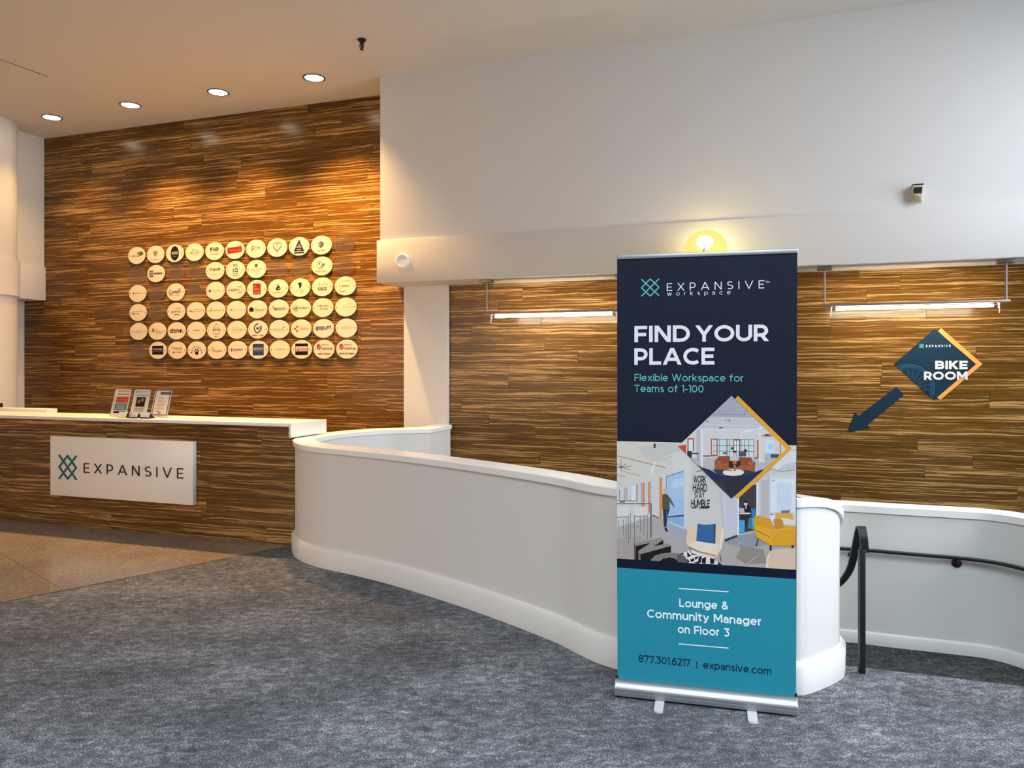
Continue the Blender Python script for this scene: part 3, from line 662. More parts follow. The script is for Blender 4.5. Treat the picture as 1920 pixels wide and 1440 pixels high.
PQ = {
 (0, 0): ('grey capitals and a green tree', [T('LIFELEAF', -10, -2, 5, 2.4, GY), ('e', 6.3, 2.2, 4.6, 2.6, (104, 112, 46)), ('e', 2.6, 2.8, 2.4, 1.6, (170, 170, 120)), ('r', 5.6, -1.6, 6.4, 1, (110, 100, 50))]),
 (0, 1): ('a thin outlined heart above a line of text', [('p', [(-2, 5), (-4, 3), (-3, 0), (0, -3), (2.6, .4), (2.6, 4), (1, 5), (0, 4)], (196, 172, 140)), ('l', 3.2, 5, 3.2, -3.5, .35, GY), ('l', -4, 3, 1, 4.6, .4, GY), ('l', -3, .5, 0, -3, .5, GY), ('l', -2, 2.6, 2.4, 1, .4, GY), ('l', -2.6, 1, 2, 3.6, .4, GY), T('HALLANDER PLLC', -9, -7.2, 9, 1.1, GY)]),
 (0, 2): ('a big black oval badge', [('e', 0, 0, 6.6, 9.2, (34, 32, 38)), T('GOMS', -4.8, -1.4, 4.8, 3.6, WH, .24, .2), T('LLC', -1.8, -4.4, 1.8, 1, WH)]),
 (0, 3): ('a roofline over small capitals', [('l', -5, 1.4, 0, 3.4, .5, GY), ('l', 0, 3.4, 6, 1.6, .5, GY), ('r', -3.4, 2.2, -2.4, 4, GY), T('GREAT LAKES', -7.4, -1.6, 7.4, 1.9, (90, 84, 78), .18), ('r', -5, -3.2, 5, -2.9, GY)]),
 (0, 4): ('three bold black capitals', [T('FHP', -6.4, -.8, 6.4, 5.4, BK, .26, .24), T('F.H. PASCHEN', -6.2, -4.4, 6.2, 1.2, BK, .2)]),
 (0, 5): ('a red rectangle', [('p', [(-11, -4.6), (10.2, -2.8), (10.2, 4.4), (-11, 3.0)], RD), T('Crossman Team', -8.4, -.8, 8.6, 1.5, (232, 190, 170), .2)]),
 (0, 6): ('a lightning bolt and slanting capitals', [('p', [(-4.6, 4.4), (-7.6, -.6), (-5.2, -.6), (-7.4, -5.4), (-2.2, 1.0), (-4.8, 1.0), (-3, 4.4)], (60, 62, 66)), ('p', [(-5, 3), (-6.6, -.1), (-4.6, -.1), (-5.8, -3.2), (-3.4, .6), (-5.4, .6), (-4.2, 3)], (226, 214, 190)), T('COSMO', -3.4, .6, 7, 2.4, (60, 62, 66)), ('r', -2, -.7, 8, -.3, GY)]),
 (0, 7): ('a dark swept heart outline', [('ring', -2.9, 2.4, 3.4, 3.8, .8, (48, 34, 60), 20, 210), ('ring', 2.9, 2.4, 3.4, 3.8, .8, (48, 34, 60), -30, 160), ('l', -6, 1.2, 0.6, -5, 1.0, (48, 34, 60)), ('l', 6, 1.2, .6, -4, .9, (48, 34, 60)), ('l', .4, -4.4, .7, -8.4, .7, (48, 34, 60)), T('SOLE CARE', -2.8, 1, 2.4, 1.0, GY), T('CARE', -1, -.9, 2.4, .9, GY)]),
 (0, 8): ('a navy triangle', [('p', [(0, 8.6), (-7.4, -6.0), (7.4, -6.0)], (34, 40, 74)), ('r', -7.2, -8.6, 7.2, -6.8, (34, 40, 74)), T('THE', -1.4, 1.6, 1.4, 1.4, WH, .2), T('APEX', -3.4, -1.8, 3.4, 2.4, WH, .2), T('GROUP', -3.2, -4.8, 3.2, 1.6, WH, .2)]),
 (0, 9): ('a dark house emblem over a word', [('p', [(-4.4, 2.4), (-.6, 5), (4.6, 1.4), (4, .8), (3, 1.6), (3, -1), (-.4, -3.6), (-3.4, -1.6), (-3.4, 2)], (64, 72, 96)), ('r', -2.2, -1.4, -1.2, 3.2, (205, 200, 190)), ('r', .2, -2, 1.0, 3.2, (150, 152, 160)), T('Landmark', -6.2, -7, 6.2, 2, (120, 100, 92), .14)]),
 (1, 1): ('a black block monogram beside a dark bar', [('r', -10.6, -4.2, -4.6, 4.2, (48, 40, 34)), ('r', -9.6, -3.2, -8.8, 3.2, WH), ('r', -6.5, -3.2, -5.7, 3.2, WH), ('r', -8.2, .6, -7.2, 3.2, WH), ('r', -8.2, -3.2, -7.2, -.6, WH), ('r', -3.6, -.9, 9.8, 1.1, (78, 64, 50)), T('HUDSON STONE', -3.2, -.4, 9.4, 1.0, (180, 150, 110), .18)]),
 (1, 4): ('a bold lowercase word over faint grey text', [T('singular', -8.6, .4, 8.8, 3.6, BK, .2, .18), T('ACTION REAL ESTATE', -8, -4.8, 9.6, 1.2, (190, 168, 140))]),
 (1, 5): ('two green capitals between black bars', [T('BRAND', -3.4, 5.4, 3.4, 1.8, (50, 46, 42), .22), ('r', -3.8, 4, 3.8, 4.5, (60, 56, 50)), T('IQ', -3.6, -3, 3.8, 5.2, (44, 96, 44), .24, .24), ('r', -3.8, -4.7, 3.8, -4.2, (60, 56, 50)), T('CREATIVE', -3.4, -7.4, 3.4, 1.3, (60, 56, 50), .22)]),
 (1, 6): ('a small dark square over spaced capitals', [('r', -1.8, 2.2, 1.8, 6.2, (74, 66, 60)), ('r', -.5, 2.2, .2, 6.2, (150, 130, 110)), T('ZELLDORF', -8, -1.6, 8, 1.9, (96, 86, 78), .13, .5), ('r', -4.6, -3.4, 4.6, -3.1, (190, 168, 140))]),
 (1, 9): ('a green house outline and script letters', [('l', -3.2, 5.6, -7, 1.4, .6, (44, 66, 40)), ('l', -3.2, 5.6, 1.8, 2.4, .6, (44, 66, 40)), ('l', -7, 1.4, -3.6, -2, .6, (44, 66, 40)), ('e', -3.2, 2.6, 1, 1, (90, 100, 80)), ('l', -3.6, -3.8, 1.4, 2.2, .8, (30, 44, 32)), ('l', .2, -3.4, 4, 3.4, .8, (30, 44, 32)), ('l', -.2, .6, 4.4, 1.4, .6, (30, 44, 32)), T('EXPOSURE IT', -9.2, -7.4, 9.2, 2, (54, 62, 44), .15, .3)]),
 (2, 0): ('one short thin line of text, third row', [('e', -6.8, 0, 1.1, .9, (70, 60, 56)), T('ROBERTS DESIGN', -5, -.5, 8, 1.1, (120, 104, 88))]),
 (2, 2): ('a bold lowercase word with a seahorse swirl', [('ring', -8.2, .6, 2.2, 2.6, .8, (84, 82, 66), 40, 300), ('ring', -8.2, -2.4, 2, 2.2, .8, (84, 82, 66), 150, 420), T('smart', -5.6, -1.8, 8, 4.4, (62, 60, 84), .24, .2), ('p', [(4, 2.4), (7, 4.8), (8, 4.6), (6.4, 2)], (110, 90, 110)), T('SEO WEB DESIGN', -5.4, -4.4, 6.4, 1, GY)]),
 (2, 4): ('a blue grey dot and thin capitals', [('e', -8.4, -.2, 1.9, 1.7, (96, 120, 146)), T('COGNIZIO', -5.6, -.9, 8.6, 1.7, (176, 160, 136), .12, .3)]),
 (2, 5): ('a dark word ending in a bracket', [T('Legal', -9.6, -1.4, .6, 3.6, (58, 64, 80), .16), T('inc', 1.4, -1.4, 6.8, 3.2, (96, 118, 150), .14), ('l', 2, 3.8, 8, 3.8, .5, (58, 64, 80)), ('l', 8, 3.8, 8, 1.8, .5, (58, 64, 80)), ('l', 2, -3.4, 8, -3.4, .5, (58, 64, 80)), ('l', 8, -3.4, 8, -1.2, .5, (58, 64, 80))]),
 (2, 6): ('a red square', [('r', -5.6, -6.4, 5.6, 6.8, (190, 44, 40)), T('van', -4.2, 2.6, -.2, 2.2, (238, 180, 160)), T('alden', -4.2, -1.2, 3.6, 2.6, (238, 180, 160)), T('russell', -4.2, -5.2, 4, 2.2, (238, 180, 160))]),
 (2, 7): ('a dark tilted cube emblem', [('p', [(-3.4, 0), (.2, 4), (3, 1), (3.2, -2), (-2.6, -2.2)], (34, 44, 76)), ('p', [(-1, -1), (1.2, 1), (2, -.8)], (226, 214, 190)), ('ring', -.8, 3.4, 2, 1.8, .5, (34, 44, 76), 30, 170), T('MULTIDIALITY', -8, -5.8, 8, 1.8, (140, 128, 110), .12)]),
 (2, 8): ('a navy zigzag numeral', [('p', [(-2.6, 6), (2.8, 6), (1.4, 3.2), (2.8, 3.2), (1.2, .4), (-1.4, -1.6), (-.8, .6), (-2, .6), (-.6, 3.2), (-2.6, 3.2)], (36, 38, 84)), T('FITON', -5.6, -4.6, 5.4, 1.8, (70, 66, 84), .16, .6), ('r', .6, -6.4, 4.8, -6.0, GY)]),
 (2, 9): ('a row of upright bars over navy capitals', [('r', -7.2+i*1.75, 1.6+(0 if h < 3 else -.4), -6.7+i*1.75, 1.6+h, (74, 88, 110)) for i, h in enumerate((1.2, 2.0, 4.2, 2.0, 1.2, 2.0, 4.2, 2.0, 1.2))]+[T('CISCO', -6, -4.4, 6, 3.8, (44, 44, 88), .26, .22)]),
 (2, 10): ('a thin square outline around a word', [('l', -6, 5.6, 7, 6.2, .35, GY), ('l', 7, 6.2, 7, 1.6, .35, GY), ('l', -7.4, 3, -7.4, -6.4, .35, GY), ('l', -7.4, -6.4, 2, -6.2, .35, GY), T('wellness', -5.4, -.8, 5.4, 1.8, (106, 90, 92), .2)]),
 (3, 0): ('a thin swoosh under faint text', [T('KEYSTONE PARTNERS', -8, .8, 8.6, .9, (150, 132, 110)), ('l', -9.4, .4, -7, -2.4, .6, (120, 104, 74)), ('l', -7, -2, 3, -1.6, .5, (140, 122, 96)), ('e', -7, -1.6, 1.6, .9, (120, 104, 74))]),
 (3, 2): ('a grey word with an arc swoosh', [T('greenbay', -8.2, -1.6, 8.4, 3.4, (128, 116, 82), .14), ('ring', 3, 1.6, 4.4, 3, .6, (96, 88, 70), 10, 170), ('r', -4, -4.6, 5, -3.6, (150, 136, 106))]),
 (3, 3): ('three dark capitals before two thin lines', [T('R&A', -9.4, -1.6, -3.6, 2.6, (92, 82, 74), .22), ('r', -2.4, 1.2, 9.6, 1.7, (140, 122, 100)), ('r', -2.4, -.9, 8.6, -.5, (140, 122, 100)), T('LLC CO', -.6, -3, 5, 1, (160, 140, 116))]),
 (3, 4): ('a small round letter before one thin line', [('ring', -7.2, 1, 2, 1.9, .5, (104, 92, 76), 0, 360), ('l', -8.2, -.4, -8.2, -3, .5, (104, 92, 76)), ('r', -4.6, -.2, 9.4, .2, (120, 104, 84))]),
 (3, 5): ('faint widely spaced thin capitals', [('r', -8.6, -1.4, -5.8, 1.4, (176, 168, 150)), T('EXPANSIVE', -4, -.8, 9.6, 1.7, (184, 164, 136), .12, .5)]),
 (3, 6): ('a black house beside a word', [('p', [(-12, .6), (-8.6, 3.4), (-5, .6), (-5.4, -2.8), (-11.4, -2.8)], (42, 38, 40)), T('Pacaso', -3, -2.6, 10, 4, (76, 68, 66), .13, .2)]),
 (3, 7): ('condensed black capitals', [('ring', -7.6, 1.8, 1.6, 1.8, .6, (70, 60, 52), 0, 300), T('GENERATION YOUTH', -7, -2, 9.2, 3.4, (86, 74, 64), .24, .05)]),
 (3, 8): ('a circled letter and slanting capitals', [('ring', -6.6, 0, 3.4, 3.4, .5, (60, 58, 76), 0, 330), T('M', -8.6, -1.8, -4.6, 3.2, (44, 44, 66), .22), T('MAVERICK', -2.6, -1.2, 9.8, 2.6, (84, 88, 120), .2), ('r', -8.6, -4.4, -4.4, -4.1, GY)]),
 (3, 9): ('two stacked lines of dark capitals', [T('STILLMAN', -6.8, .4, 7.6, 2.6, (76, 64, 56), .16), ('l', -3.4, 3.6, -3.4, -3, .4, (76, 64, 56)), T('STUDIOS', -2.6, -2.8, 7.2, 1.8, (96, 82, 70), .2)]),
 (3, 10): ('pale almost faded lettering', [T('NAVEINA', -3.4, -1, 8.4, 1.6, (204, 184, 150), .14, .4), ('ring', 5, 1.6, 3, 2.8, .35, (214, 194, 160), 20, 160)]),
 (4, 0): ('faint grey words, fifth row', [T('WordCut, Inc.', -8.6, -.6, 8.6, 1.8, (176, 156, 132), .12), ('r', -4.4, -2, 5, -1.7, (196, 174, 146))]),
 (4, 1): ('a dull red emblem and stacked capitals', [('e', -6.6, 1.2, 2.2, 2.6, (190, 130, 110)), T('ALL', -3.4, 1.4, 1, 1.9, (176, 128, 112)), T('AMERICAN', -3.8, -1.8, 9.2, 2, (150, 112, 96), .13, .2), ('r', -3.6, -3.8, 7, -3.3, (204, 172, 148))]),
 (4, 2): ('a heavy black lowercase word and period', [T('done.', -10, -2.6, 10.4, 6.0, (22, 18, 22), .26, .18)]),
 (4, 3): ('a tiny steel blue word', [T('remotel', -4.8, -.8, 5, 2.4, (130, 140, 150), .2)]),
 (4, 4): ('a brown spade with script', [('ring', -2, -1.2, 3.4, 3.4, .5, BR_, 120, 300), ('ring', 2.6, -1.2, 3.6, 3.6, .5, BR_, -120, 60), ('l', -5.2, .6, -.2, 8.6, .55, BR_), ('l', -.2, 8.6, 5, 1.6, .55, BR_), T('Elite', -4.4, -1, 5.6, 3.4, (150, 104, 58), .14), ('l', -.6, -4.4, -1.4, -8, .4, BR_), ('l', .8, -4.4, 1.4, -8, .4, BR_), ('l', -2.8, -8.2, 3, -8.2, .45, BR_)]),
 (4, 5): ('thin text between two fine arcs', [T('HAMPTON & STONE', -7.8, -.6, 7.8, 1.2, (128, 108, 78), .2), ('ring', 0, -.2, 6.4, 3.4, .25, (180, 156, 116), 20, 160), ('ring', 0, .2, 6.4, 3.6, .25, (180, 156, 116), 200, 340)]),
 (4, 6): ('a navy ring around a heart', [('ring', -.6, 1.4, 5, 6, 1.5, (30, 46, 92), 70, 390), ('ring', 0, 2, 6, 5.6, .8, (30, 46, 92), -40, 40), ('p', [(-.2, -.8), (-2.4, 1.6), (-1.4, 3.0), (-.2, 2.2), (1, 3.0), (2, 1.6)], (40, 66, 110)), T('MERRY CARE', -8, -8.2, 8, 1.9, (60, 58, 74), .2, .2)]),
 (4, 7): ('small red and grey thin text', [T('CallerReconnect', -10, -1, 4.6, 1.9, (168, 126, 104), .12), ('ring', 7, .4, 2.4, 2.6, .6, (206, 100, 78), 0, 320), ('r', -5, -2.4, 3, -2.1, (210, 180, 150))]),
 (4, 8): ('a red leaf mark and red word', [('p', [(-9.6, 0), (-7, -1.8), (-6.6, .2), (-8.8, 2)], RD), ('p', [(-7, 2.2), (-4, 4.6), (-3.8, 2.4), (-6.4, .8)], RD), ('p', [(-6.6, -2.6), (-4.2, -.8), (-4, -2.6), (-6.4, -4.4)], RD), T('Verity', -2.2, -1.8, 9.4, 4.2, (196, 76, 60), .13, .18)]),
 (4, 9): ('a fat blue lowercase word', [T('gopuff', -10.6, -1.8, 10.4, 5.6, (66, 104, 160), .3, .12)]),
 (4, 10): ('thin spaced black capitals', [T('ELEVATE', -6.6, -1, 6.8, 2.8, (92, 80, 72), .12, .4)]),
 (5, 1): ('a black rectangle with pale text bars', [('r', -9, -5.4, 9, 5.8, (26, 20, 22)), ('r', -7.4, .2, 7.6, 2.6, (150, 136, 110)), T('RK PRODUCTIONS', -6.6, .5, 7.2, 1.8, (220, 205, 175), .18), T('FILM VIDEO DESIGN', -7, -2, 7, 1.1, (190, 175, 150))]),
 (5, 2): ('two lines of red and grey text', [('ring', -7.2, 3.2, 2, 1.8, .35, GY, 0, 330), T('Citizens', -5.4, 1.4, 2.6, 2.2, (120, 96, 84), .18), T('ONE', 3, 1.4, 8, 2.2, (196, 116, 96), .18), ('r', -4, .2, 8, .5, (190, 150, 126)), ('e', -5.6, -2.6, 1.1, 1.4, (196, 66, 46)), T('Bank', -4, -3.2, -.4, 1.4, (206, 176, 146)), T('Financing', .8, -3.2, 6.8, 1.6, (110, 92, 76), .2)]),
 (5, 3): ('a black paw print under an arched word', []),
 (5, 4): ('a grey handwritten word', [('ring', -6.4, 2, 2, 2.2, .45, (110, 112, 116), 60, 330), ('l', -7, -2.4, -4.6, 3, .4, (110, 112, 116)), ('l', -4.6, 3, -3.4, -2.2, .4, (110, 112, 116)), T('Angeline', -4.8, -2.6, 8.2, 3.2, (150, 148, 146), .11, .1)]),
 (5, 5): ('small bold capitals after a black mark', [('e', -8.2, .2, .9, 2, (40, 36, 52)), ('r', -8.6, -2.6, -7.8, -1.4, (40, 36, 52)), T('WIZARDIT', -6, -1, 8, 2.5, (56, 50, 64), .24, .2), T('of pittsburgh', -5.6, -2.8, -.6, .8, GY)]),
 (5, 6): ('a blue square with a grey band', [('r', -8, -7, 8, 7, (46, 78, 124)), ('r', -6.6, -.6, 6.8, 2.6, (176, 178, 172)), T('SocialHarvest', -5.4, .2, 5.8, 1.5, (70, 84, 110), .18), ('r', -6.6, -2.4, 6.8, -2, (120, 146, 180))]),
 (5, 7): ('one tiny line of text, bottom row', [T('J.M. HEALTHCARE', -6.6, -.2, 6.8, 1.2, (122, 98, 72), .2), T('of PA', -1.4, -2, 1.8, .9, (150, 124, 96))]),
 (5, 8): ('a black rectangle holding a white red lettered strip', [('r', -8.8, -6.8, 8.8, 7, (22, 16, 16)), ('r', -8, -2.4, 7.8, 3.6, (240, 226, 206)), ('p', [(-6.4, -1), (-4.4, 1.2), (-3.6, -.8), (-4.4, -1.8)], RD), ('p', [(-5, 2.4), (-4, 2.6), (-3.8, .8)], RD), T('Absolute', -3, -.8, 7.2, 2.6, (196, 110, 96), .14), ('r', -6, -2, 7, -1.7, (206, 130, 110))]),
 (5, 9): ('a red tick badge, last but one in the bottom row', [('e', -7.2, 2.8, 2.9, 3.4, RD), ('l', -8.4, 2.2, -7.2, 1.0, .9, WH), ('l', -7.3, 1, -5.6, 4.2, .9, WH), T('INTUIT', -3.2, 4, 6.4, 1.9, (104, 84, 70), .2, .2), T('turbotax', -3.4, -.6, 11, 3.0, (84, 70, 60), .2), T('Jason Klepac', -8.4, -6.2, 8.4, 2.0, (56, 44, 40), .22)]),
 (5, 10): ('a red tick badge at the bottom right corner', [('e', -7.2, 2.8, 2.9, 3.4, RD), ('l', -8.4, 2.2, -7.2, 1.0, .9, WH), ('l', -7.3, 1, -5.6, 4.2, .9, WH), T('INTUIT', -3.2, 4, 6.4, 1.9, (104, 84, 70), .2, .2), T('turbotax', -3.4, -.6, 11, 3.0, (84, 70, 60), .2), T('Beatrice Hughes', -10, -6, 10.6, 2.0, (56, 44, 40), .22)]),
}
ORD = ['first', 'second', 'third', 'fourth', 'fifth', 'sixth', 'seventh', 'eighth', 'ninth', 'tenth', 'last']
ROW = ['top', 'second', 'third', 'fourth', 'fifth', 'bottom']
for r in range(6):
    for c in range(11):
        p = pq_pos(r, c)
        white = (r, c) in PQ
        if white:
            d, art = PQ[(r, c)]
            lab = 'white oval plaque with '+d
            if 'row' not in d and 'corner' not in d: lab += ', %s in %s row' % (ORD[c], ROW[r])
            if len(lab.split()) > 16: lab = 'oval plaque with '+d
        else: lab = 'clear empty oval plaque, %s from left in the %s row' % (ORD[c], ROW[r])
        h = thing('plaque' if white else 'clear_plaque', lab, 'plaque', p, 'white tenant plaques on the bamboo wall' if white else 'empty clear plaques on the bamboo wall')
        ell_disc('disc', p, PLAQ if white else ACRYL, h)
        for s in (-1, 1):
            lathe('standoff', [(.0055, -.0235), (.0055, .001), (.0045, .003), (0, .0035)], (p.x+s*.118, p.y-.0005, p.z), BRONZE if white else ACRYL, h, axis='y', n=10)
        if not white: continue
        pr = Print(lambda x, y, p=p: Vector((p.x+x*.01, p.y-.0004, p.z+y*.01)), (0, -1, 0), .00012, True); pr.g = .62
        for a in art:
            if a[0] == 't': pr.text(*a[1:])
            elif a[0] == 'r': pr.rect(*a[1:])
            elif a[0] == 'e': pr.ell(*a[1:])
            elif a[0] == 'p': pr.poly(*a[1:])
            elif a[0] == 'l': pr.line(*a[1:])
            elif a[0] == 'ring': pr.ring(a[1], a[2], a[3], a[4], a[5], a[6], a[7], a[8])
        if (r, c) == (5, 3):
            for i, ch in enumerate('Anthrocon'):
                a = math.radians(172-i*20.5); cx, cy = 7.6*math.cos(a), -4.2+8.2*math.sin(a); rot = a-PI/2
                po, W_ = text_polys(ch, .22)
                for q in po:
                    P3 = []
                    for (x, y) in q:
                        x, y = (x-W_/2)*2.2, (y-.3)*2.6; P3.append(pr.f(cx+x*math.cos(rot)-y*math.sin(rot), cy+x*math.sin(rot)+y*math.cos(rot)))
                    pr.raw(P3, BK)
            pr.layer(); pr.ell(0, -3.8, 2.6, 2.2, BK)
            for x, y in ((-2.9, -1.2), (-1.1, .6), (1.1, .6), (2.9, -1.2)): pr.ell(x, y, .85, 1.3, BK)
        pr.build('print', PRINT, h)

# ------------------------------------------------------------------ roll-up banner
p0 = onz(1154, 1309, 0); p1 = onz(1495, 1347, 0)
EB = Vector((p1.x-p0.x, p1.y-p0.y, 0)); BW = EB.length; EB.normalize(); NB = Vector((EB.y, -EB.x, 0))      # NB towards the camera
FP = p0-NB*.045                                # a point of the fabric plane
bf = lambda x, y: onpl(x, y, FP, NB)
ban = thing('roll_up_banner', 'tall navy and teal roll up banner in an aluminium base', 'banner', (p0+p1)/2-NB*.045)
# base: extruded profile
prof = [(0.0, .014), (.004, .010), (.10, .010), (.104, .014), (.104, .05), (.096, .066), (.075, .078), (.062, .080), (.058, .074), (.048, .074), (.044, .080), (.03, .078), (.010, .062), (.002, .045), (.002, .036), (.005, .034), (.005, .031), (.001, .029)]
vs = [p0-NB*d+Vector((0, 0, z)) for d, z in prof]+[p1-NB*d+Vector((0, 0, z)) for d, z in prof]; n = len(prof)
mesh('base', vs, [tuple(range(n)), tuple(range(2*n-1, n-1, -1))]+[(i, (i+1) % n, n+(i+1) % n, n+i) for i in range(n)], ALU, ban, True)
for a, b in ((p0, -1), (p1, 1)):
    vs = [a-NB*d+Vector((0, 0, z))+EB*(b*t) for t in (0, .004) for d, z in prof]
    mesh('end_cap', vs, [tuple(range(n)), tuple(range(2*n-1, n-1, -1))]+[(i, (i+1) % n, n+(i+1) % n, n+i) for i in range(n)], ALU, ban)
    obox('bung', a-NB*.062+Vector((0, 0, .078))+EB*(-.008 if b > 0 else -.004), EB*.012, NB*.018, Vector((0, 0, .014)), DARK, ban)
for fx, fy in ((1234, 1338), (1412, 1358)):
    q = onz(fx, fy, 0); t = (q-p0).dot(EB); c0 = p0+EB*t
    d = NB.lerp((q-p0-EB*t).normalized(), .5).normalized(); L_ = (q-c0).dot(NB)
    s = EB*.021; out = []
    d2 = NB; 
    for k in range(9): a = PI*k/8; out.append(c0+d2*(L_-.012)+EB*(.021*math.cos(a))+d2*(.014*math.sin(a)))
    ring = [c0-NB*.2+s]+out+[c0-NB*.2-s]
    m = len(ring); vs = [v+Vector((0, 0, .001)) for v in ring]+[v+Vector((0, 0, .010)) for v in ring]
    mesh('foot', vs, [tuple(range(m-1, -1, -1)), tuple(range(m, 2*m))]+[(i, (i+1) % m, m+(i+1) % m, m+i) for i in range(m)], FOOTM, ban)
# fabric
cTL, cTR, cBR, cBL = bf(1157, 485), bf(1495, 473), bf(1492.5, 1322), bf(1158, 1285)
for q in (cBR, cBL): q.z = min(q.z, .085)
FAB = pmat('banner_vinyl_back', (225, 225, 226), .55)
vs = [cTL, cTR, cBR, cBL]; vs += [v-NB*.0008 for v in vs]
mesh('fabric', vs, [(0, 1, 2, 3), (7, 6, 5, 4), (0, 4, 5, 1), (1, 5, 6, 2), (2, 6, 7, 3), (3, 7, 4, 0)], FAB, ban)
zr = (bf(1157, 487).z+bf(1495, 475).z)/2; zr2 = (bf(1157, 478.5).z+bf(1495, 466).z)/2
cl = bf(1155.8, 482); cr_ = bf(1496.3, 470)
cl.z = cr_.z = zr
obox('top_rail', cl+NB*.007, cr_-cl, -NB*.016, Vector((0, 0, zr2-zr)), ALU, ban, .003)
pm = bf(1320.5, 470); 
pp = Vector((pm.x, pm.y, 0))-NB*.03
tube('pole', [pp+Vector((0, 0, .07)), pp+Vector((0, 0, zr2-.02))], .009, ALU, ban)
hk = bf(1320.5, 462)-NB*.02; tube('pole_tip', [pp+Vector((0, 0, zr2-.025)), Vector((pp.x, pp.y, hk.z))], .0045, ALU, ban)

BG = .95          # ink density of the vinyl print
NAVY = (25, 30, 49); TEAL = (40, 141, 164); TT = (98, 180, 180); WHT = (225, 224, 228); YEL = (230, 164, 52); NVS = (14, 23, 42)
B_ = Print(bf, NB, .00022); B_.g = BG
B_.poly([(1157, 485), (1495, 473), (1492.5, 1322), (1158, 1285)], NAVY)
B_.poly([(1157, 1064), (1492.2, 1085.5), (1492.5, 1322), (1158, 1285)], TEAL)
B_.poly([(1157, 1046.5), (1492.2, 1067.5), (1492.2, 1085.5), (1157, 1064)], NVS)
R_ = Print(bf, NB, .00002); R_.g = BG; R_.k = 60
win = [(1156.8, 827), (1493, 835), (1492, 1068), (1157, 1047)]
P = lambda pts, col: R_.poly(pts, col, win)
P(win, (206, 201, 197))
P([(1157, 827), (1278, 829), (1300, 860), (1250, 893), (1205, 904), (1157, 920)], (213, 205, 195))
P([(1195, 838), (1260, 829), (1290, 848), (1230, 866), (1215, 862)], (203, 196, 192))
P([(1262, 848), (1280, 846), (1296, 862), (1288, 980), (1262, 900)], (212, 209, 204))
R_.rect(1225.5, 831.5, 1229.5, 840, (70, 58, 50), win)
R_.line(1157, 854.5, 1249, 877, 1.2, (172, 84, 76), win)
R_.line(1229.5, 865, 1220.5, 887, 2.6, (232, 233, 230), win); R_.line(1242, 857, 1278, 848, 1.6, (224, 222, 218), win)
for x, y in ((1164.6, 860), (1174.5, 869.5), (1184.5, 874), (1183, 881.5), (1166, 884), (1156.5, 868), (1157, 877)): R_.line(1164, 876, x, y, .9, (98, 78, 70), win)
R_.ell(1164, 876, 1.8, 1.8, (80, 60, 54), win); R_.line(1170, 884, 1200, 892, .8, (150, 128, 122), win); R_.line(1157, 890, 1172, 894, .8, (120, 100, 98), win)
P([(1157, 912), (1205, 902), (1236, 893), (1284, 878), (1286, 990), (1252, 976), (1224, 966), (1157, 985)], (208, 205, 206))
P([(1249, 893), (1282.3, 882.5), (1282.3, 966), (1249, 969)], (172, 194, 224))
P([(1249, 893), (1282.3, 882.5), (1282.3, 884), (1249, 894.5)], (92, 112, 146))
R_.line(1249.3, 893, 1249.3, 920, 1, (110, 126, 160), win)
P([(1262, 900), (1282, 895), (1282, 912), (1258, 916)], (188, 206, 230))
P([(1255, 940), (1282, 934), (1282, 962), (1255, 965)], (160, 190, 226))
# floor of the printed picture
P([(1157, 990), (1224, 967), (1236, 971), (1252, 977), (1290, 994), (1330, 1016), (1358, 1016), (1383, 1003), (1420, 992), (1493, 1008), (1492, 1068), (1157, 1047)], (176, 168, 164))
P([(1252, 969), (1282.3, 966), (1282.3, 990), (1252, 977)], (142, 172, 212)); P([(1252, 968), (1282.3, 965), (1282.3, 967.6), (1252, 970.4)], (44, 52, 92))
P([(1252, 976.5), (1282.3, 989), (1282.3, 991.5), (1252, 978.5)], (206, 210, 214)); P([(1252, 979), (1283, 992), (1284, 1006), (1256, 998)], (160, 168, 188))
P([(1157, 1010), (1200, 1004), (1240, 1030), (1230, 1047), (1157, 1047)], (170, 158, 152))
P([(1360, 1018), (1384, 1004), (1420, 1000), (1440, 1020), (1400, 1030)], (150, 150, 160)); P([(1390, 1024), (1432, 1030), (1436, 1056), (1400, 1058), (1380, 1046)], (148, 138, 130))
R_.line(1401, 1057, 1418, 1043, 1, (206, 198, 190), win); R_.line(1362, 1030, 1392, 1016, .8, (186, 182, 182), win)
for x0, x1, y0, y1, col in ((1236.5, 1241.6, 895, 973, (214, 142, 86)), (1205, 1208.6, 904.5, 950, (210, 138, 90)), (1215.6, 1218.8, 903, 962, (206, 134, 86)), (1193.2, 1195.5, 908, 941, (206, 130, 104)), (1161, 1162.2, 918, 936, (204, 92, 88)), (1220.5, 1221.3, 901, 955, (190, 150, 150)), (1171, 1172, 914, 938, (150, 140, 134)), (1173.5, 1176, 914, 937, (176, 166, 158)), (1202.5, 1204, 905, 950, (150, 154, 150))): R_.rect(x0, y0, x1, y1, col, win)
R_.rect(1184, 911, 1192, 938, (218, 224, 232), win)
P([(1223.5, 964.5), (1235, 970), (1235, 971.5), (1223.5, 966.5)], (60, 54, 60))
R_.line(1157, 938.3, 1192, 939, .9, (118, 104, 100), win); R_.rect(1162.5, 940, 1172, 942, (56, 48, 48), win)
R_.line(1157, 944.2, 1221, 944.2, 1.8, (112, 98, 92), win); R_.rect(1219.3, 944, 1222, 1008, (112, 102, 98), win)
for x, y0, y1 in ((1178, 966, 1019), (1174, 970, 1010), (1168.5, 974, 1002), (1182, 962, 1010), (1189.3, 964, 1018), (1200.6, 966, 998), (1207.4, 966, 1005), (1213.6, 963, 1013), (1160, 975, 990)): R_.line(x, y0, x+.6, y1, 1, (120, 108, 104), win)
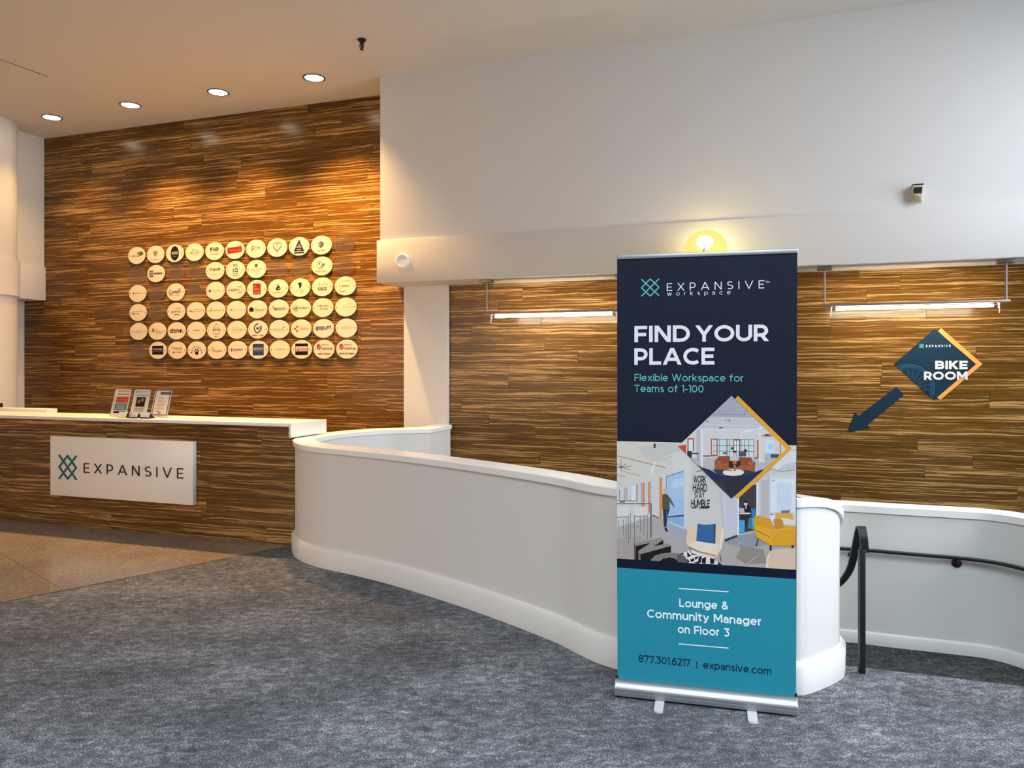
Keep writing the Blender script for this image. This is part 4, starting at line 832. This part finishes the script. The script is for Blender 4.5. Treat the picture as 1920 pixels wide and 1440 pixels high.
R_.line(1182, 989, 1206, 986, .8, (150, 138, 132), win)
P([(1157, 950), (1180, 950), (1178, 968), (1157, 970)], (220, 213, 209)); P([(1188, 950), (1215, 950), (1213.5, 967), (1190, 968)], (222, 213, 210)); R_.line(1157, 970, 1178, 968, .9, (90, 80, 80), win); R_.line(1190, 968.3, 1213.5, 967.2, .9, (90, 80, 80), win)
# walker
P([(1242.8, 955), (1255.4, 955), (1251.5, 970), (1249.5, 987.5), (1244.8, 987.5), (1243.8, 970)], (42, 52, 88)); P([(1242, 927), (1247, 925), (1254.6, 930), (1256, 955.5), (1242, 955)], (88, 84, 62)); P([(1253, 930), (1257.5, 934), (1265.5, 951), (1263, 950), (1255, 940)], (96, 98, 100)); R_.ell(1248, 920.5, 4, 6, (206, 178, 164), win); P([(1245.6, 989), (1249.5, 988.5), (1253.2, 996.6), (1248, 996)], (44, 46, 56))
R_.line(1250, 958, 1250, 972, .8, (120, 132, 160), win)
# black letters standing on the floor
z2 = lambda pts: [(1150+a/10.283, 930+b/10.283) for a, b in pts]
P(z2([(400, 915), (910, 805), (965, 850), (965, 925), (1045, 910), (1112, 960), (1112, 1085), (1000, 1100), (760, 1245), (400, 1225)]), (28, 26, 30))
P(z2([(405, 912), (910, 805), (965, 845), (780, 968), (1045, 910), (1110, 960), (525, 1120), (480, 1055), (725, 900), (435, 962)]), (150, 138, 130))
P(z2([(405, 912), (435, 962), (430, 1225), (400, 1222)]), (104, 94, 88)); P(z2([(480, 1055), (525, 1120), (525, 1232), (480, 1228)]), (116, 106, 98))
P(z2([(1280, 1110), (1345, 1095), (1345, 1140)]), (24, 24, 28))
P(z2([(705, 1245), (800, 1150), (930, 1105), (1090, 1088), (1250, 1105), (1360, 1160), (1430, 1230), (1450, 1290)]), (128, 124, 120)); P(z2([(1250, 1105), (1360, 1160), (1430, 1230), (1450, 1290), (1255, 1280), (1220, 1220)]), (96, 92, 98)); P(z2([(895, 1258), (960, 1205), (1080, 1180), (1190, 1205), (1240, 1250), (1252, 1282)]), (26, 26, 34))
# patterned rug
P([(1281, 1036), (1300, 1030), (1330, 1040), (1348, 1056), (1345, 1058), (1292, 1056)], (228, 222, 218))
for t in ([(1288, 1034), (1296, 1042), (1289, 1045)], [(1296, 1036), (1309, 1041), (1297, 1040)], [(1302, 1045), (1312, 1042), (1304, 1050)], [(1294, 1049), (1301, 1046), (1302, 1051), (1296, 1054)], [(1310, 1045), (1316, 1041), (1314, 1055), (1309, 1054)], [(1316, 1047), (1324, 1044), (1323, 1057), (1316, 1056)], [(1331, 1046), (1339, 1048), (1339, 1057), (1332, 1057)], [(1347, 1053), (1354, 1059), (1346, 1058)], [(1300, 1055), (1310, 1052), (1312, 1057)], [(1288, 1047), (1293, 1052), (1290, 1056)]): P(t, (28, 26, 28))
# cream armchair with blue cushion
P([(1288, 1001), (1289, 993), (1294, 988), (1303, 985), (1346, 985), (1355, 988), (1359, 994), (1353, 1028), (1344, 1044), (1339, 1047), (1310, 1037), (1291, 1027), (1286, 1017)], (228, 198, 170))
P([(1355, 989), (1359, 994), (1353, 1028), (1347, 1036), (1350, 1012)], (236, 216, 200)); P([(1290, 1020.5), (1306, 1014), (1342, 1019), (1348, 1021), (1343, 1039.8), (1310, 1033)], (234, 215, 196)); P([(1291, 1024), (1310, 1033), (1342, 1040.5), (1341, 1042), (1309, 1035), (1291, 1027)], (150, 118, 94))
P([(1308, 981.5), (1318, 983.5), (1330, 983.5), (1342, 982), (1341.3, 1019.5), (1324, 1017), (1305.5, 1014)], (54, 98, 152)); P([(1338.5, 983), (1342, 982), (1341.3, 1019.5), (1338, 1018)], (42, 78, 126))
for t in range(7): R_.line(1310, 987+t*4, 1338, 988+t*4, .6, (78, 120, 168), win)
R_.line(1350, 1040, 1352.6, 1053, 1.2, (30, 28, 30), win); R_.line(1339, 1046, 1339, 1053, 1.2, (40, 30, 30), win); R_.line(1294.5, 1030, 1296, 1036, 1.2, (40, 30, 30), win)
# wall lettering of the printed office
for s, x0, y0, x1, H in (('WORK', 1300, 905, 1324, 14), ('HARD', 1299, 921, 1326, 15), ('STAY', 1302, 933.5, 1321, 12.5), ('HUMBLE', 1295.8, 950.5, 1331, 14.5)): R_.text(s, x0, y0, x1, y0+.6, H, .17, (66, 55, 52), .02)
R_.rect(1297, 951, 1306, 952.6, (40, 34, 34), win); R_.rect(1311, 951, 1329.5, 952.8, (40, 34, 34), win); R_.line(1305, 884.5, 1316, 881.5, .9, (90, 78, 74), win)
# right hand half: booth, column, armchairs
P([(1351, 920), (1382, 930), (1382, 1003.5), (1358.5, 1012), (1357, 985)], (198, 198, 209)); P([(1358.5, 1011), (1382.7, 1002), (1382.7, 1006), (1358.5, 1016)], (62, 62, 70)); R_.rect(1382.3, 926, 1385.6, 1003, (228, 229, 236), win)
P([(1385.6, 915), (1419, 908), (1419, 992), (1386, 1000)], (66, 62, 68)); R_.rect(1386, 931.5, 1418, 932.3, (48, 44, 50), win)
R_.rect(1418.2, 905, 1421.4, 985, (228, 226, 232), win); R_.rect(1421.4, 900, 1441.8, 985, (188, 181, 183), win); R_.rect(1421.4, 900, 1426, 985, (206, 200, 202), win)
P([(1441.8, 890), (1493, 890), (1493, 990), (1441.8, 985)], (206, 208, 214)); R_.rect(1445, 897, 1490, 960, (222, 224, 230), win); R_.rect(1457, 905, 1484, 958, (204, 211, 228), win); R_.line(1447, 900, 1453, 901, 1, (90, 90, 96), win)
P([(1408, 953), (1418, 953), (1418, 972), (1410, 970)], (60, 122, 162)); P([(1392, 950), (1396, 947), (1403, 946), (1407, 950), (1409, 961), (1393, 961)], (30, 31, 42)); R_.ell(1398.2, 944, 3.2, 4.4, (226, 198, 184), win); P([(1394.8, 942.5), (1396, 938.4), (1400, 937.6), (1402.6, 941), (1401, 942.5)], (26, 24, 28)); P([(1397.5, 949), (1400, 948.5), (1399.5, 954), (1398, 954)], (206, 200, 206))
P([(1386, 952), (1395, 952.6), (1396, 960.6), (1386, 960)], (182, 179, 180)); P([(1386, 961), (1408, 961), (1405, 963.6), (1387, 963.6)], (226, 226, 232)); P([(1388, 964), (1406, 964), (1404, 972), (1398, 992), (1396, 974), (1388, 974)], (50, 46, 54))
P([(1386, 974), (1396.5, 976), (1396, 997), (1386, 1000)], (84, 156, 210)); P([(1404, 972), (1408, 970), (1414.5, 971), (1413, 992), (1402, 990)], (58, 126, 150)); P([(1410, 971), (1414.5, 971), (1413, 992), (1411, 992)], (92, 174, 206))
P([(1464, 957), (1481, 956), (1480, 962), (1465, 962)], (110, 112, 160)); R_.rect(1444, 964, 1452, 976, (222, 226, 236), win); R_.rect(1444, 963.5, 1450, 965, (60, 60, 72), win)
P([(1453.5, 962), (1456, 961), (1486, 963), (1488, 976), (1454, 976)], (224, 168, 66)); P([(1450.5, 973), (1464, 973), (1469.5, 976), (1469, 990), (1452, 990)], (196, 140, 62)); P([(1463, 970), (1490, 975), (1490, 984), (1469, 984), (1468, 976)], (220, 216, 212)); P([(1469, 984), (1493, 986), (1493, 991), (1469, 990)], (222, 164, 60))
P([(1414.8, 967), (1422.8, 966.5), (1443.6, 972.5), (1448, 979), (1453, 992), (1468, 989.4), (1493, 989.4), (1493, 1023), (1446.6, 1023), (1419, 1008), (1414, 990)], (228, 166, 52)); P([(1414.8, 967), (1422.8, 966.5), (1443.6, 972.5), (1448, 979), (1452, 994), (1416, 984)], (218, 154, 44)); R_.line(1418, 994.5, 1442, 1006, 1, (110, 66, 30), win); P([(1446, 996), (1493, 992), (1493, 1022), (1448, 1022)], (224, 160, 46))
R_.line(1421.5, 1009, 1418.3, 1023, 1.8, (34, 32, 42), win); R_.rect(1443.2, 1022, 1446.6, 1031.5, (30, 32, 46), win); R_.rect(1484, 1022, 1488, 1027, (50, 44, 44), win)
P([(1435, 1064.5), (1437.6, 1044), (1441.6, 1035), (1448.5, 1030.5), (1493, 1027), (1492, 1068)], (218, 190, 168)); P([(1435, 1064.5), (1437.6, 1044), (1440, 1038), (1442, 1040), (1440, 1064.6)], (230, 208, 190))
P([(1480, 842), (1493, 836), (1493, 866), (1468, 872), (1460, 882), (1446, 878)], (216, 216, 221)); P([(1466, 872), (1490, 866), (1490, 880), (1462, 884)], (196, 196, 203)); R_.line(1484, 844, 1493, 842.5, .9, (196, 80, 76), win)
# diamond picture
dia = [(1272, 835.8), (1371.5, 742), (1474, 842), (1371.5, 934.4)]
R_.poly([(1378, 747.6), (1383.6, 742), (1485, 841.4), (1383.2, 935.2), (1377.2, 930.4), (1474, 842)], YEL)
D = lambda pts, col: R_.poly(pts, col, dia)
def DR(a, b, c, d, col): R_.rect(1260+a/7.2, 740+b/7.2, 1260+c/7.2, 740+d/7.2, col, dia)
def DL(a, b, c, d, w_, col): R_.line(1260+a/7.2, 740+b/7.2, 1260+c/7.2, 740+d/7.2, w_, col, dia)
D(dia, (212, 206, 207)); DR(0, 0, 1700, 310, (168, 168, 181)); DR(0, 310, 1700, 460, (196, 194, 201)); DL(500, 300, 1150, 320, 1.2, (206, 206, 212)); DL(560, 268, 1000, 268, 1, (138, 140, 152)); DL(625, 200, 660, 275, 1, (138, 140, 152)); DL(990, 210, 965, 310, 1.2, (140, 142, 154))
DL(400, 400, 1240, 430, 1.2, (216, 215, 220)); DR(635, 438, 688, 452, (60, 60, 70)); DL(465, 355, 492, 370, 1.2, (50, 48, 56)); DL(700, 345, 785, 345, 1, (130, 124, 134)); DL(780, 330, 780, 372, 1, (80, 72, 80)); DL(680, 350, 710, 420, 1.6, (214, 212, 216)); DL(940, 510, 1240, 440, 1.8, (236, 234, 238)); DL(920, 530, 935, 575, 1.6, (240, 238, 240)); DL(330, 470, 1200, 470, 2.0, (222, 219, 222))
DR(0, 850, 1700, 1100, (186, 181, 183)); DR(330, 470, 415, 890, (192, 186, 190)); DR(390, 470, 415, 1000, (230, 228, 232)); DR(1170, 490, 1250, 915, (222, 214, 212)); DR(1195, 480, 1240, 900, (228, 206, 196))
DR(208, 585, 298, 760, (190, 88, 68)); DR(225, 605, 280, 760, (218, 224, 220)); D([(1272, 835.8), (1285, 833.6), (1286.6, 834.5), (1286.6, 851)], (206, 78, 36)); DR(205, 760, 268, 850, (50, 52, 58)); DR(268, 785, 360, 800, (60, 62, 72)); DL(350, 790, 350, 895, 1, (66, 74, 86)); DR(420, 820, 530, 833, (38, 36, 42)); DR(1110, 845, 1165, 858, (38, 36, 42))
DR(525, 592, 1112, 838, (206, 213, 216)); DR(525, 592, 615, 830, (194, 96, 72)); DR(541, 606, 600, 806, (222, 224, 222)); DR(825, 602, 918, 770, (176, 84, 70)); DR(838, 618, 905, 770, (222, 226, 224)); DR(1148, 610, 1167, 850, (190, 84, 74))
for x in (568, 612, 640, 735, 752, 776, 868, 915, 932, 980, 1036, 1106): DL(x, 598, x, 838, .8, (58, 62, 70))
for y in (598, 684, 760): DL(560, y, 1110, y+4, .8, (62, 66, 74))
DR(690, 775, 740, 800, (70, 84, 100)); R_.ell(1372.8, 840.5, 2.6, 2.6, (88, 62, 72), dia); R_.ell(1397.5, 845, 3.5, 3, (60, 62, 70), dia); DR(900, 770, 1000, 830, (84, 80, 86))
DR(1252, 612, 1375, 790, (206, 222, 232)); DR(1300, 660, 1360, 730, (172, 208, 226)); DR(1455, 660, 1467, 830, (196, 100, 84)); DR(1250, 790, 1400, 860, (172, 186, 196)); DR(1332, 800, 1445, 850, (66, 84, 94)); DL(1200, 550, 1350, 545, .9, (110, 72, 66)); R_.ell(1438.5, 815.5, 4, 2, (100, 62, 56), dia); DL(1225, 575, 1360, 530, .8, (120, 80, 70)); DL(1240, 530, 1340, 570, .8, (120, 80, 70))
D([(1348, 855), (1368, 854.6), (1369, 868), (1384, 868), (1386, 857), (1408, 857.5), (1412, 866), (1416, 866), (1415, 882.5), (1340, 880), (1340.5, 864)], (146, 78, 48)); D([(1341, 870), (1371, 868), (1371, 880), (1340.6, 879.4)], (166, 92, 58)); D([(1381, 872), (1414, 873), (1413.5, 882), (1380, 881)], (166, 92, 58)); R_.ell(1347.5, 866.5, 4.6, 3.4, (176, 100, 64), dia); R_.ell(1407.5, 868.5, 4.6, 3.6, (176, 100, 64), dia)
D([(1367, 864), (1388, 864), (1388, 872), (1376, 878), (1366, 875)], (50, 36, 46)); R_.ell(1377.4, 850, 2.6, 3.8, (214, 178, 162), dia); R_.ell(1377.4, 846.6, 3.2, 1.9, (40, 32, 36), dia); DR(790, 826, 890, 892, (196, 194, 198)); R_.ell(1376.8, 859, .9, .9, (235, 235, 235), dia)
D([(1300, 866), (1316, 876), (1332, 881), (1345, 889), (1362, 891), (1392, 891), (1412, 888), (1422, 882), (1431, 880), (1445, 880), (1371.5, 936)], (38, 45, 84)); D([(1336, 880), (1372, 881), (1372, 890), (1345, 889)], (58, 62, 72)); D([(1395, 881), (1418, 884), (1410, 889), (1390, 891)], (58, 58, 64)); D([(1345, 905), (1362, 893), (1390, 893), (1400, 905), (1371.5, 936)], (48, 47, 58)); D([(1340, 902), (1360, 900), (1362, 918), (1371.5, 936), (1345, 912)], (54, 54, 66))
R_.ell(1375, 885.4, 20, 6.6, (228, 221, 216), dia); DL(715, 1015, 810, 1022, 1.6, (88, 80, 76)); R_.rect(1375.2, 872, 1379.6, 883, (140, 132, 84), dia); R_.ell(1377.4, 867.2, 4.4, 3.6, (206, 88, 56), dia); R_.ell(1378.5, 866.2, 1.7, 1.5, (236, 130, 60), dia)
B_.build('panel_print', BPRINT, ban, 'navy and teal printed panels'); R_.build('photo_print', BPRINT, ban, 'printed office photographs with a yellow edged diamond')
G_ = Print(bf, NB, .00005); G_.g = 1.06; G_.k = 24
for s in lattice(lambda a, b: (1202.6+33.2*a, 523.6+32*b-a*1.0)): G_.line(*s, 2.3, TT)
G_.text('EXPANSIVE', 1250.2, 545.8, 1433, 540.6, 14.6, .11, WHT, .62)
G_.text('TM', 1434.5, 531, 1442.5, 530.6, 4, .14, WHT, .2)
G_.text('workspace', 1250.8, 554.6, 1370, 551.8, 8.0, .115, WHT, .95)
G_.text('FIND', 1189.6, 641.8, 1293.8, 641.0, 30.6, .205, WHT, .11); G_.text('YOUR', 1304.2, 640.9, 1441.0, 639.6, 30.6, .205, WHT, .09)
G_.text('PLACE', 1189.4, 684.2, 1339.5, 683.6, 31, .205, WHT, .10)
G_.text('Flexible Workspace for', 1189.8, 714.4, 1394.2, 715.6, 13.4, .125, TT, .13)
G_.text('Teams of 1-100', 1189.4, 734.8, 1319.2, 736, 13.4, .125, TT, .13)
G_.line(1272.5, 1103.2, 1366, 1109.4, 1.8, (225, 238, 240)); G_.line(1272.5, 1207, 1366, 1215, 1.8, (225, 238, 240))
G_.text('Lounge &', 1273.6, 1137.6, 1365.8, 1143.4, 15.4, .175, (226, 238, 240), .11)
G_.text('Community Manager', 1213.4, 1157.4, 1428.4, 1173, 15.4, .175, (226, 238, 240), .11)
G_.text('on Floor 3', 1270.8, 1186.4, 1367.6, 1193.8, 15.4, .175, (226, 238, 240), .11)
G_.text('877.301.6217', 1197.6, 1240.6, 1294.6, 1249.6, 13.4, .13, (22, 28, 56), .10)
G_.line(1306.4, 1238.6, 1306.4, 1253.2, 1.3, (22, 28, 56)); G_.text('expansive.com', 1318.4, 1252.4, 1446.4, 1264.8, 13.4, .13, (22, 28, 56), .13)
G_.build('lettering', BPRINT, ban, 'white, teal and navy banner wording')

# ------------------------------------------------------------------ hanging strip lights under the beam
VLT = 7.42
def strip(ua, ub, label):
    h = thing('strip_light', label, 'light', ((ua+ub)/2, VLT, 2.15), 'strip lights under the beam')
    for u in (ua+.03, ub-.03):
        box('canopy', (u-.06, VLT-.06, ZS-.032), (u+.06, VLT+.06, ZS-.0005), NICK, h, .002); tube('rod', [(u, VLT, ZS-.03), (u, VLT, 2.158)], .009, NICK, h)
    box('bar', (ua, VLT-.014, 2.138), (ub, VLT+.014, 2.163), NICK, h, .003)
    for u, s in ((ua+.085, 1), (ub-.085, -1)):
        box('socket', (u-.006, VLT-.012, 2.094), (u+.006, VLT+.012, 2.138), GLOSSW, h, .002)
        tube('tube_cap', [(u+s*.004, VLT, 2.116), (u+s*.05, VLT, 2.116)], .010, NICK, h)
        tube('pull_pin', [(u-s*.004, VLT-.004, 2.138), (u-s*.004, VLT-.004, 2.052)], .0028, GLOSSW, h)
    tube('lamp_tube', [(ua+.125, VLT, 2.116), (ub-.125, VLT, 2.116)], .0125, TUBEM, h, 14)
strip(-2.86, -1.38, 'thin hanging strip light left of the banner, glowing warm white')
strip(.40, 1.876, 'thin hanging strip light above the diamond direction sign')
# globe lamp on the beam, half hidden by the banner
gc = onv(1323.5, 470, 7.05); gl_ = thing('globe_lamp', 'glowing amber globe wall lamp on the beam above the banner', 'lamp', gc)
R0 = .187; lathe('globe', [(R0*math.sin(PI*i/16), -R0*math.cos(PI*i/16)) for i in range(17)], gc, GLOBEM, gl_, n=36)
bc = gc+Vector((-.01, 0, .075)); lathe('bulb', [(.075*math.sin(PI*i/10), -.06*math.cos(PI*i/10)) for i in range(11)], bc, BULBM, gl_, n=20)
lathe('bracket', [(.05, 0), (.05, .02), (.018, .03), (.018, .06)], (gc.x, 7.295, gc.z-.07), NICK, gl_, axis='y')
light('globe_light', 'POINT', gc+Vector((0, -.0, .0)), GLOBE_W, (1, .8, .45), gl_, shadow_soft_size=.12)

# ------------------------------------------------------------------ direction sign and arrow stuck on the timber
VS = VW-.006; f7 = lambda x, y: onv(x, y, VS)
def slab(name, pts, mat, parent, f, th=.005):
    P3 = [f(*p) for p in pts]; m = len(P3); vs = P3+[p+Vector((0, th, 0)) for p in P3]
    return mesh(name, vs, [tuple(range(m)), tuple(range(2*m-1, m-1, -1))]+[(i, (i+1) % m, m+(i+1) % m, m+i) for i in range(m)], mat, parent)
PETROL = pmat('petrol_blue_vinyl', (16, 46, 66), .55, **{'Specular IOR Level': .2}); ORNG = pmat('orange_vinyl', (240, 160, 72), .45)
bs = thing('direction_sign', 'petrol blue diamond sign with orange edge and white bike room wording', 'sign', f7(1756, 683))
slab('edge_board', [(1759.2, 620.8), (1764.8, 615.2), (1842.3, 682.6), (1763, 750), (1757.2, 745.2), (1826, 683)], ORNG, bs, f7)
slab('board', [(1676.6, 682.8), (1752.4, 616), (1830.2, 682.8), (1751.5, 750)], PETROL, bs, f7)
q = Print(f7, (0, -1, 0), .0005)
diab = [(1676.6, 682.8), (1752.4, 616), (1830.2, 682.8), (1751.5, 750)]
wc = (1703.5, 727.5)
for rr, ww in ((46.5, 1.3), (42.5, 1.0)):
    for i in range(40):
        a, b = 2*PI*i/40, 2*PI*(i+1)/40; q.line(wc[0]+rr*math.cos(a)*1.03, wc[1]+rr*math.sin(a)*.94, wc[0]+rr*math.cos(b)*1.03, wc[1]+rr*math.sin(b)*.94, ww, (52, 104, 138), diab); q.k = 0
for i in range(22):
    a = 2*PI*i/22+.1; q.line(wc[0]+4*math.cos(a+.6), wc[1]+4*math.sin(a+.6), wc[0]+42*math.cos(a)*1.03, wc[1]+42*math.sin(a)*.94, .7, (50, 102, 134), diab); q.k = 0
q.k = 2
for s in lattice(lambda a, b: (1723.8+8*a, 645.2+7.4*b)): q.line(*s, 1.0, TT)
q.text('EXPANSIVE', 1736, 651, 1782.2, 650.4, 4.2, .2, WHT, .55)
q.text('BIKE', 1753.2, 692.2, 1814.2, 692.2, 15.6, .25, (222, 219, 219), .10); q.text('ROOM', 1732.2, 712.2, 1814, 712.2, 15.4, .25, (222, 219, 219), .10)
q.build('lettering', PRINT, bs, 'white wording, teal logo and a blue wheel drawing')
ar = thing('arrow_sign', 'dark blue arrow pointing down left under the diamond sign', 'sign', f7(1642, 770))
slab('arrow', [(1680.5, 725.4), (1695, 740.2), (1627, 796.5), (1631.5, 803), (1589.5, 809.5), (1602.8, 773), (1610.5, 779.5)], PETROL, ar, f7)

# ------------------------------------------------------------------ small fittings
ms_c = onv(1720.5, 361, 7.32); ms = thing('motion_sensor', 'small cream motion sensor with dark window on the upper wall', 'sensor', ms_c)
a, b = onv(1710.5, 348, 7.27), onv(1730.5, 376.5, 7.27); x0, x1, z1, z0 = a.x, b.x, a.z, b.z
pv = [(x0, 7.318, z0), (x1, 7.318, z0), (x1, 7.318, z1), (x0, 7.318, z1), (x0+.004, 7.275, z0+.004), (x1-.008, 7.275, z0+.004), (x1-.002, 7.245, z1-.004), (x0+.004, 7.245, z1-.004)]
mesh('housing', pv, [(0, 1, 2, 3), (4, 5, 6, 7), (0, 1, 5, 4), (1, 2, 6, 5), (2, 3, 7, 6), (3, 0, 4, 7)], CREAM, ms)
zm = z1-(z1-z0)*.52; mesh('lens_window', [(x0+.008, 7.252, zm), (x1-.012, 7.252, zm), (x1-.010, 7.2415, z1-.022), (x0+.008, 7.2415, z1-.022), (x0+.008, 7.27, zm), (x1-.012, 7.27, zm), (x1-.010, 7.262, z1-.022), (x0+.008, 7.262, z1-.022)], BF, DARK, ms)
box('top_cap', (x0-.002, 7.243, z1-.002), (x1+.002, 7.318, z1+.006), BRONZE, ms)
mesh('lower_flap', [(x0+.006, 7.262, z0+.004), (x0+.066, 7.262, z0+.004), (x0+.05, 7.250, zm-.03), (x0+.006, 7.248, zm-.008), (x0+.006, 7.28, z0+.004), (x0+.066, 7.28, z0+.004), (x0+.05, 7.27, zm-.03), (x0+.006, 7.27, zm-.008)], BF, pmat('tan_plastic', (168, 146, 112), .45), ms)
cc = onv(755, 489.3, 7.295); rc = thing('round_cover', 'round white cover plate on the left end of the beam', 'cover plate', cc)
lathe('plate', [(.078, 0), (.078, .018), (.070, .026), (.058, .026), (.056, .022), (0, .022)], cc, GLOSSW, rc, axis='y', n=36)
lathe('rim', [(.083, 0), (.083, .008), (.078, .010), (.078, 0)], cc, GLOSSW, rc, axis='y', n=36)
sp = onz(678.5, 74, ZC-.001); sk = thing('sprinkler', 'dark bronze pendent sprinkler head on the ceiling', 'sprinkler', sp)
k_ = .0042*1.25
lathe('escutcheon', [(.042, 0), (.042, -.008), (.03, -.02), (.016, -.024)], sp, BRONZE, sk, n=24)
lathe('body', [(.02, -.02), (.02, -.036), (.013, -.042), (.011, -.07), (.006, -.08), (.005, -.09)], sp, BRONZE, sk, n=16)
for s in (-1, 1):
    tube('frame_arm', spline([sp+Vector((s*.014, 0, -.034)), sp+Vector((s*.024, 0, -.052)), sp+Vector((s*.018, 0, -.074)), sp+Vector((s*.003, 0, -.088))], 5), .004, BRONZE, sk, 8)
lathe('deflector', [(.004, -.088), (.02, -.094), (.021, -.098), (0, -.1)], sp, BRONZE, sk, n=20)
# recessed downlights
DLS = [(97, 219.8, 'farthest left of the lit row, near the column'), (244.5, 196.8, 'second from the left of the lit row'), (409, 172.6, 'second from the right of the lit row'), (589, 145.6, 'farthest right and largest of the lit row')]
us = []
for (x, y, t), dk in zip(DLS, (.25, .8, 1.1, 1.7)):
    p = onz(x, y, ZC); us.append(p)
    h = thing('downlight', 'round recessed ceiling downlight, '+t, 'light', (p.x, p.y, ZC), 'recessed ceiling downlights in a row')
    lathe('trim_ring', [(.112, 0), (.118, -.006), (.104, -.010), (.098, -.004), (.096, 0)], (p.x, p.y, ZC), BRONZE, h, n=36)
    lathe('lens', [(.098, -.001), (.098, -.004), (0, -.005)], (p.x, p.y, ZC), LENSM, h, n=32)
    light('downlight_lamp', 'SPOT', (p.x, p.y, ZC-.02), DOWN_W*dk, DOWN_COL, h, spot_size=math.radians(104), spot_blend=1.0, shadow_soft_size=.09)
# linear slot diffusers and an access panel in the ceiling
def slot(ax, ay, bx, by, label):
    a, b = onz(ax, ay, ZC-.002), onz(bx, by, ZC-.002); d = (b-a).normalized(); s = Vector((-d.y, d.x, 0)); a = a-d*(2.2 if ax <= 1 else 0)
    h = thing('slot_diffuser', label, 'vent', (a+b)/2)
    obox('slot', a-s*.010, b-a, s*.020, Vector((0, 0, -.0025)), DARK, h)
    for k in (-1, 1): obox('rail', a+s*(k*.017-.006), b-a, s*.012, Vector((0, 0, -.004)), CEIL, h)
    m = a+(b-a)*.80; obox('bridge', m-s*.012, d*.02, s*.024, Vector((0, 0, -.0035)), CEIL, h)
slot(0, 110.6, 91, 143.6, 'thin dark slot air vent in the ceiling at upper left')
c4 = [onz(x, y, ZC-.001) for x, y in ((98, 157), (143, 149), (192, 167.5), (150, 177))]
ap = thing('access_panel', 'flush ceiling access panel with a faint outline near the slot vent', 'panel', sum(c4, Vector())/4)
m4 = sum(c4, Vector())/4
vs = c4+[m4+(v-m4)*.985+Vector((0, 0, -.003)) for v in c4]; mesh('panel', vs, [(0, 1, 2, 3), (4, 5, 6, 7)]+[(i, (i+1) % 4, 4+(i+1) % 4, 4+i) for i in range(4)], CEIL, ap)

# ------------------------------------------------------------------ handrails
off = offs(lp, .06)
rp = []
for x, y in ((1975, 1082), (1920, 1067), (1872, 1056), (1828, 1049.5), (1784, 1045), (1719, 1039.7), (1631, 1032), (1585, 1028.8), (1540, 1026)):
    best = min(off, key=lambda p: abs(((CX+FPX*((p.x*CT+p.y*ST)/(-p.x*ST+p.y*CT)))-x) if (-p.x*ST+p.y*CT) > .5 else 1e9))
    Z = -best.x*ST+best.y*CT; rp.append(onZ(x, y, Z))
hr = thing('wall_handrail', 'black handrail following the low curved white wall', 'handrail', rp[4])
path = spline(rp, 6)
vs = []; fs = []; sec = [(-.018, -.009), (.018, -.009), (.021, 0), (.018, .009), (-.018, .009), (-.021, 0)]; po_ = {d: offs(path, d) for d, _ in sec}
for i in range(len(path)):
    for d, z in sec: vs.append(po_[d][i]+Vector((0, 0, z)))
for i in range(len(path)-1):
    for k in range(6): fs.append((i*6+k, i*6+(k+1) % 6, (i+1)*6+(k+1) % 6, (i+1)*6+k))
fs += [tuple(range(6)), tuple((len(path)-1)*6+k for k in range(6))]
mesh('rail', vs, fs, BLACK, hr, True)
for x, y in ((1793.5, 1055.5), (1599.5, 1040.5)):
    wq = min(lp, key=lambda p: abs(CX+FPX*((p.x*CT+p.y*ST)/max(.5, (-p.x*ST+p.y*CT)))-x)); i = lp.index(wq)
    t = (lp[min(i+1, len(lp)-1)]-lp[i-1]); t.z = 0; t.normalize(); nn = Vector((-t.y, t.x, 0)); Z = -wq.x*ST+wq.y*CT; c_ = onZ(x, y, Z)
    br = lathe('bracket', [(.031, -.004), (.031, .006), (.024, .012), (.008, .016), (.008, .05)], c_, BLACK, hr, axis=nn, n=20)
    tube('bracket_arm', [c_+nn*.045, c_+nn*.06+Vector((0, 0, .012)), c_+nn*.06+Vector((0, 0, .032))], .007, BLACK, br, 8)
# free standing rail end with its post
pb = onz(1615.7, 1262, 0); ph = thing('handrail_post', 'black handrail loop on a square floor post beside the half wall', 'handrail', pb)
tv = Vector((CT, ST, 0)); dv_ = Vector((-ST, CT, 0)); zt_ = onZ(1616, 1030, 3.98).z
obox('post', pb-tv*.0145-dv_*.0145, tv*.029, dv_*.029, Vector((0, 0, zt_)), BLACK, ph, .002)
cp = spline([onZ(1560, 1106, 4.52), onZ(1580, 1088, 4.40), onZ(1594, 1066, 4.28), onZ(1602, 1036, 4.18), onZ(1607.5, 1008, 4.11), onZ(1612, 989.8, 4.06), onZ(1615.5, 989, 4.02), onZ(1618.4, 1003, 3.985), onZ(1620.4, 1022, 3.975), onZ(1621, 1036, 3.975)], 6)
vs = []; fs = []
for i, p in enumerate(cp):
    d = (cp[min(i+1, len(cp)-1)]-cp[max(i-1, 0)]).normalized(); wv_ = tv-d*tv.dot(d); wv_.normalize(); nv = d.cross(wv_)
    for a, b in ((-.020, -.006), (.020, -.006), (.020, .006), (-.020, .006)): vs.append(p+wv_*a+nv*b)
for i in range(len(cp)-1):
    for k in range(4): fs.append((i*4+k, i*4+(k+1) % 4, (i+1)*4+(k+1) % 4, (i+1)*4+k))
fs += [(0, 1, 2, 3), tuple((len(cp)-1)*4+k for k in range(4))]
mesh('rail', vs, fs, BLACK, ph, True)
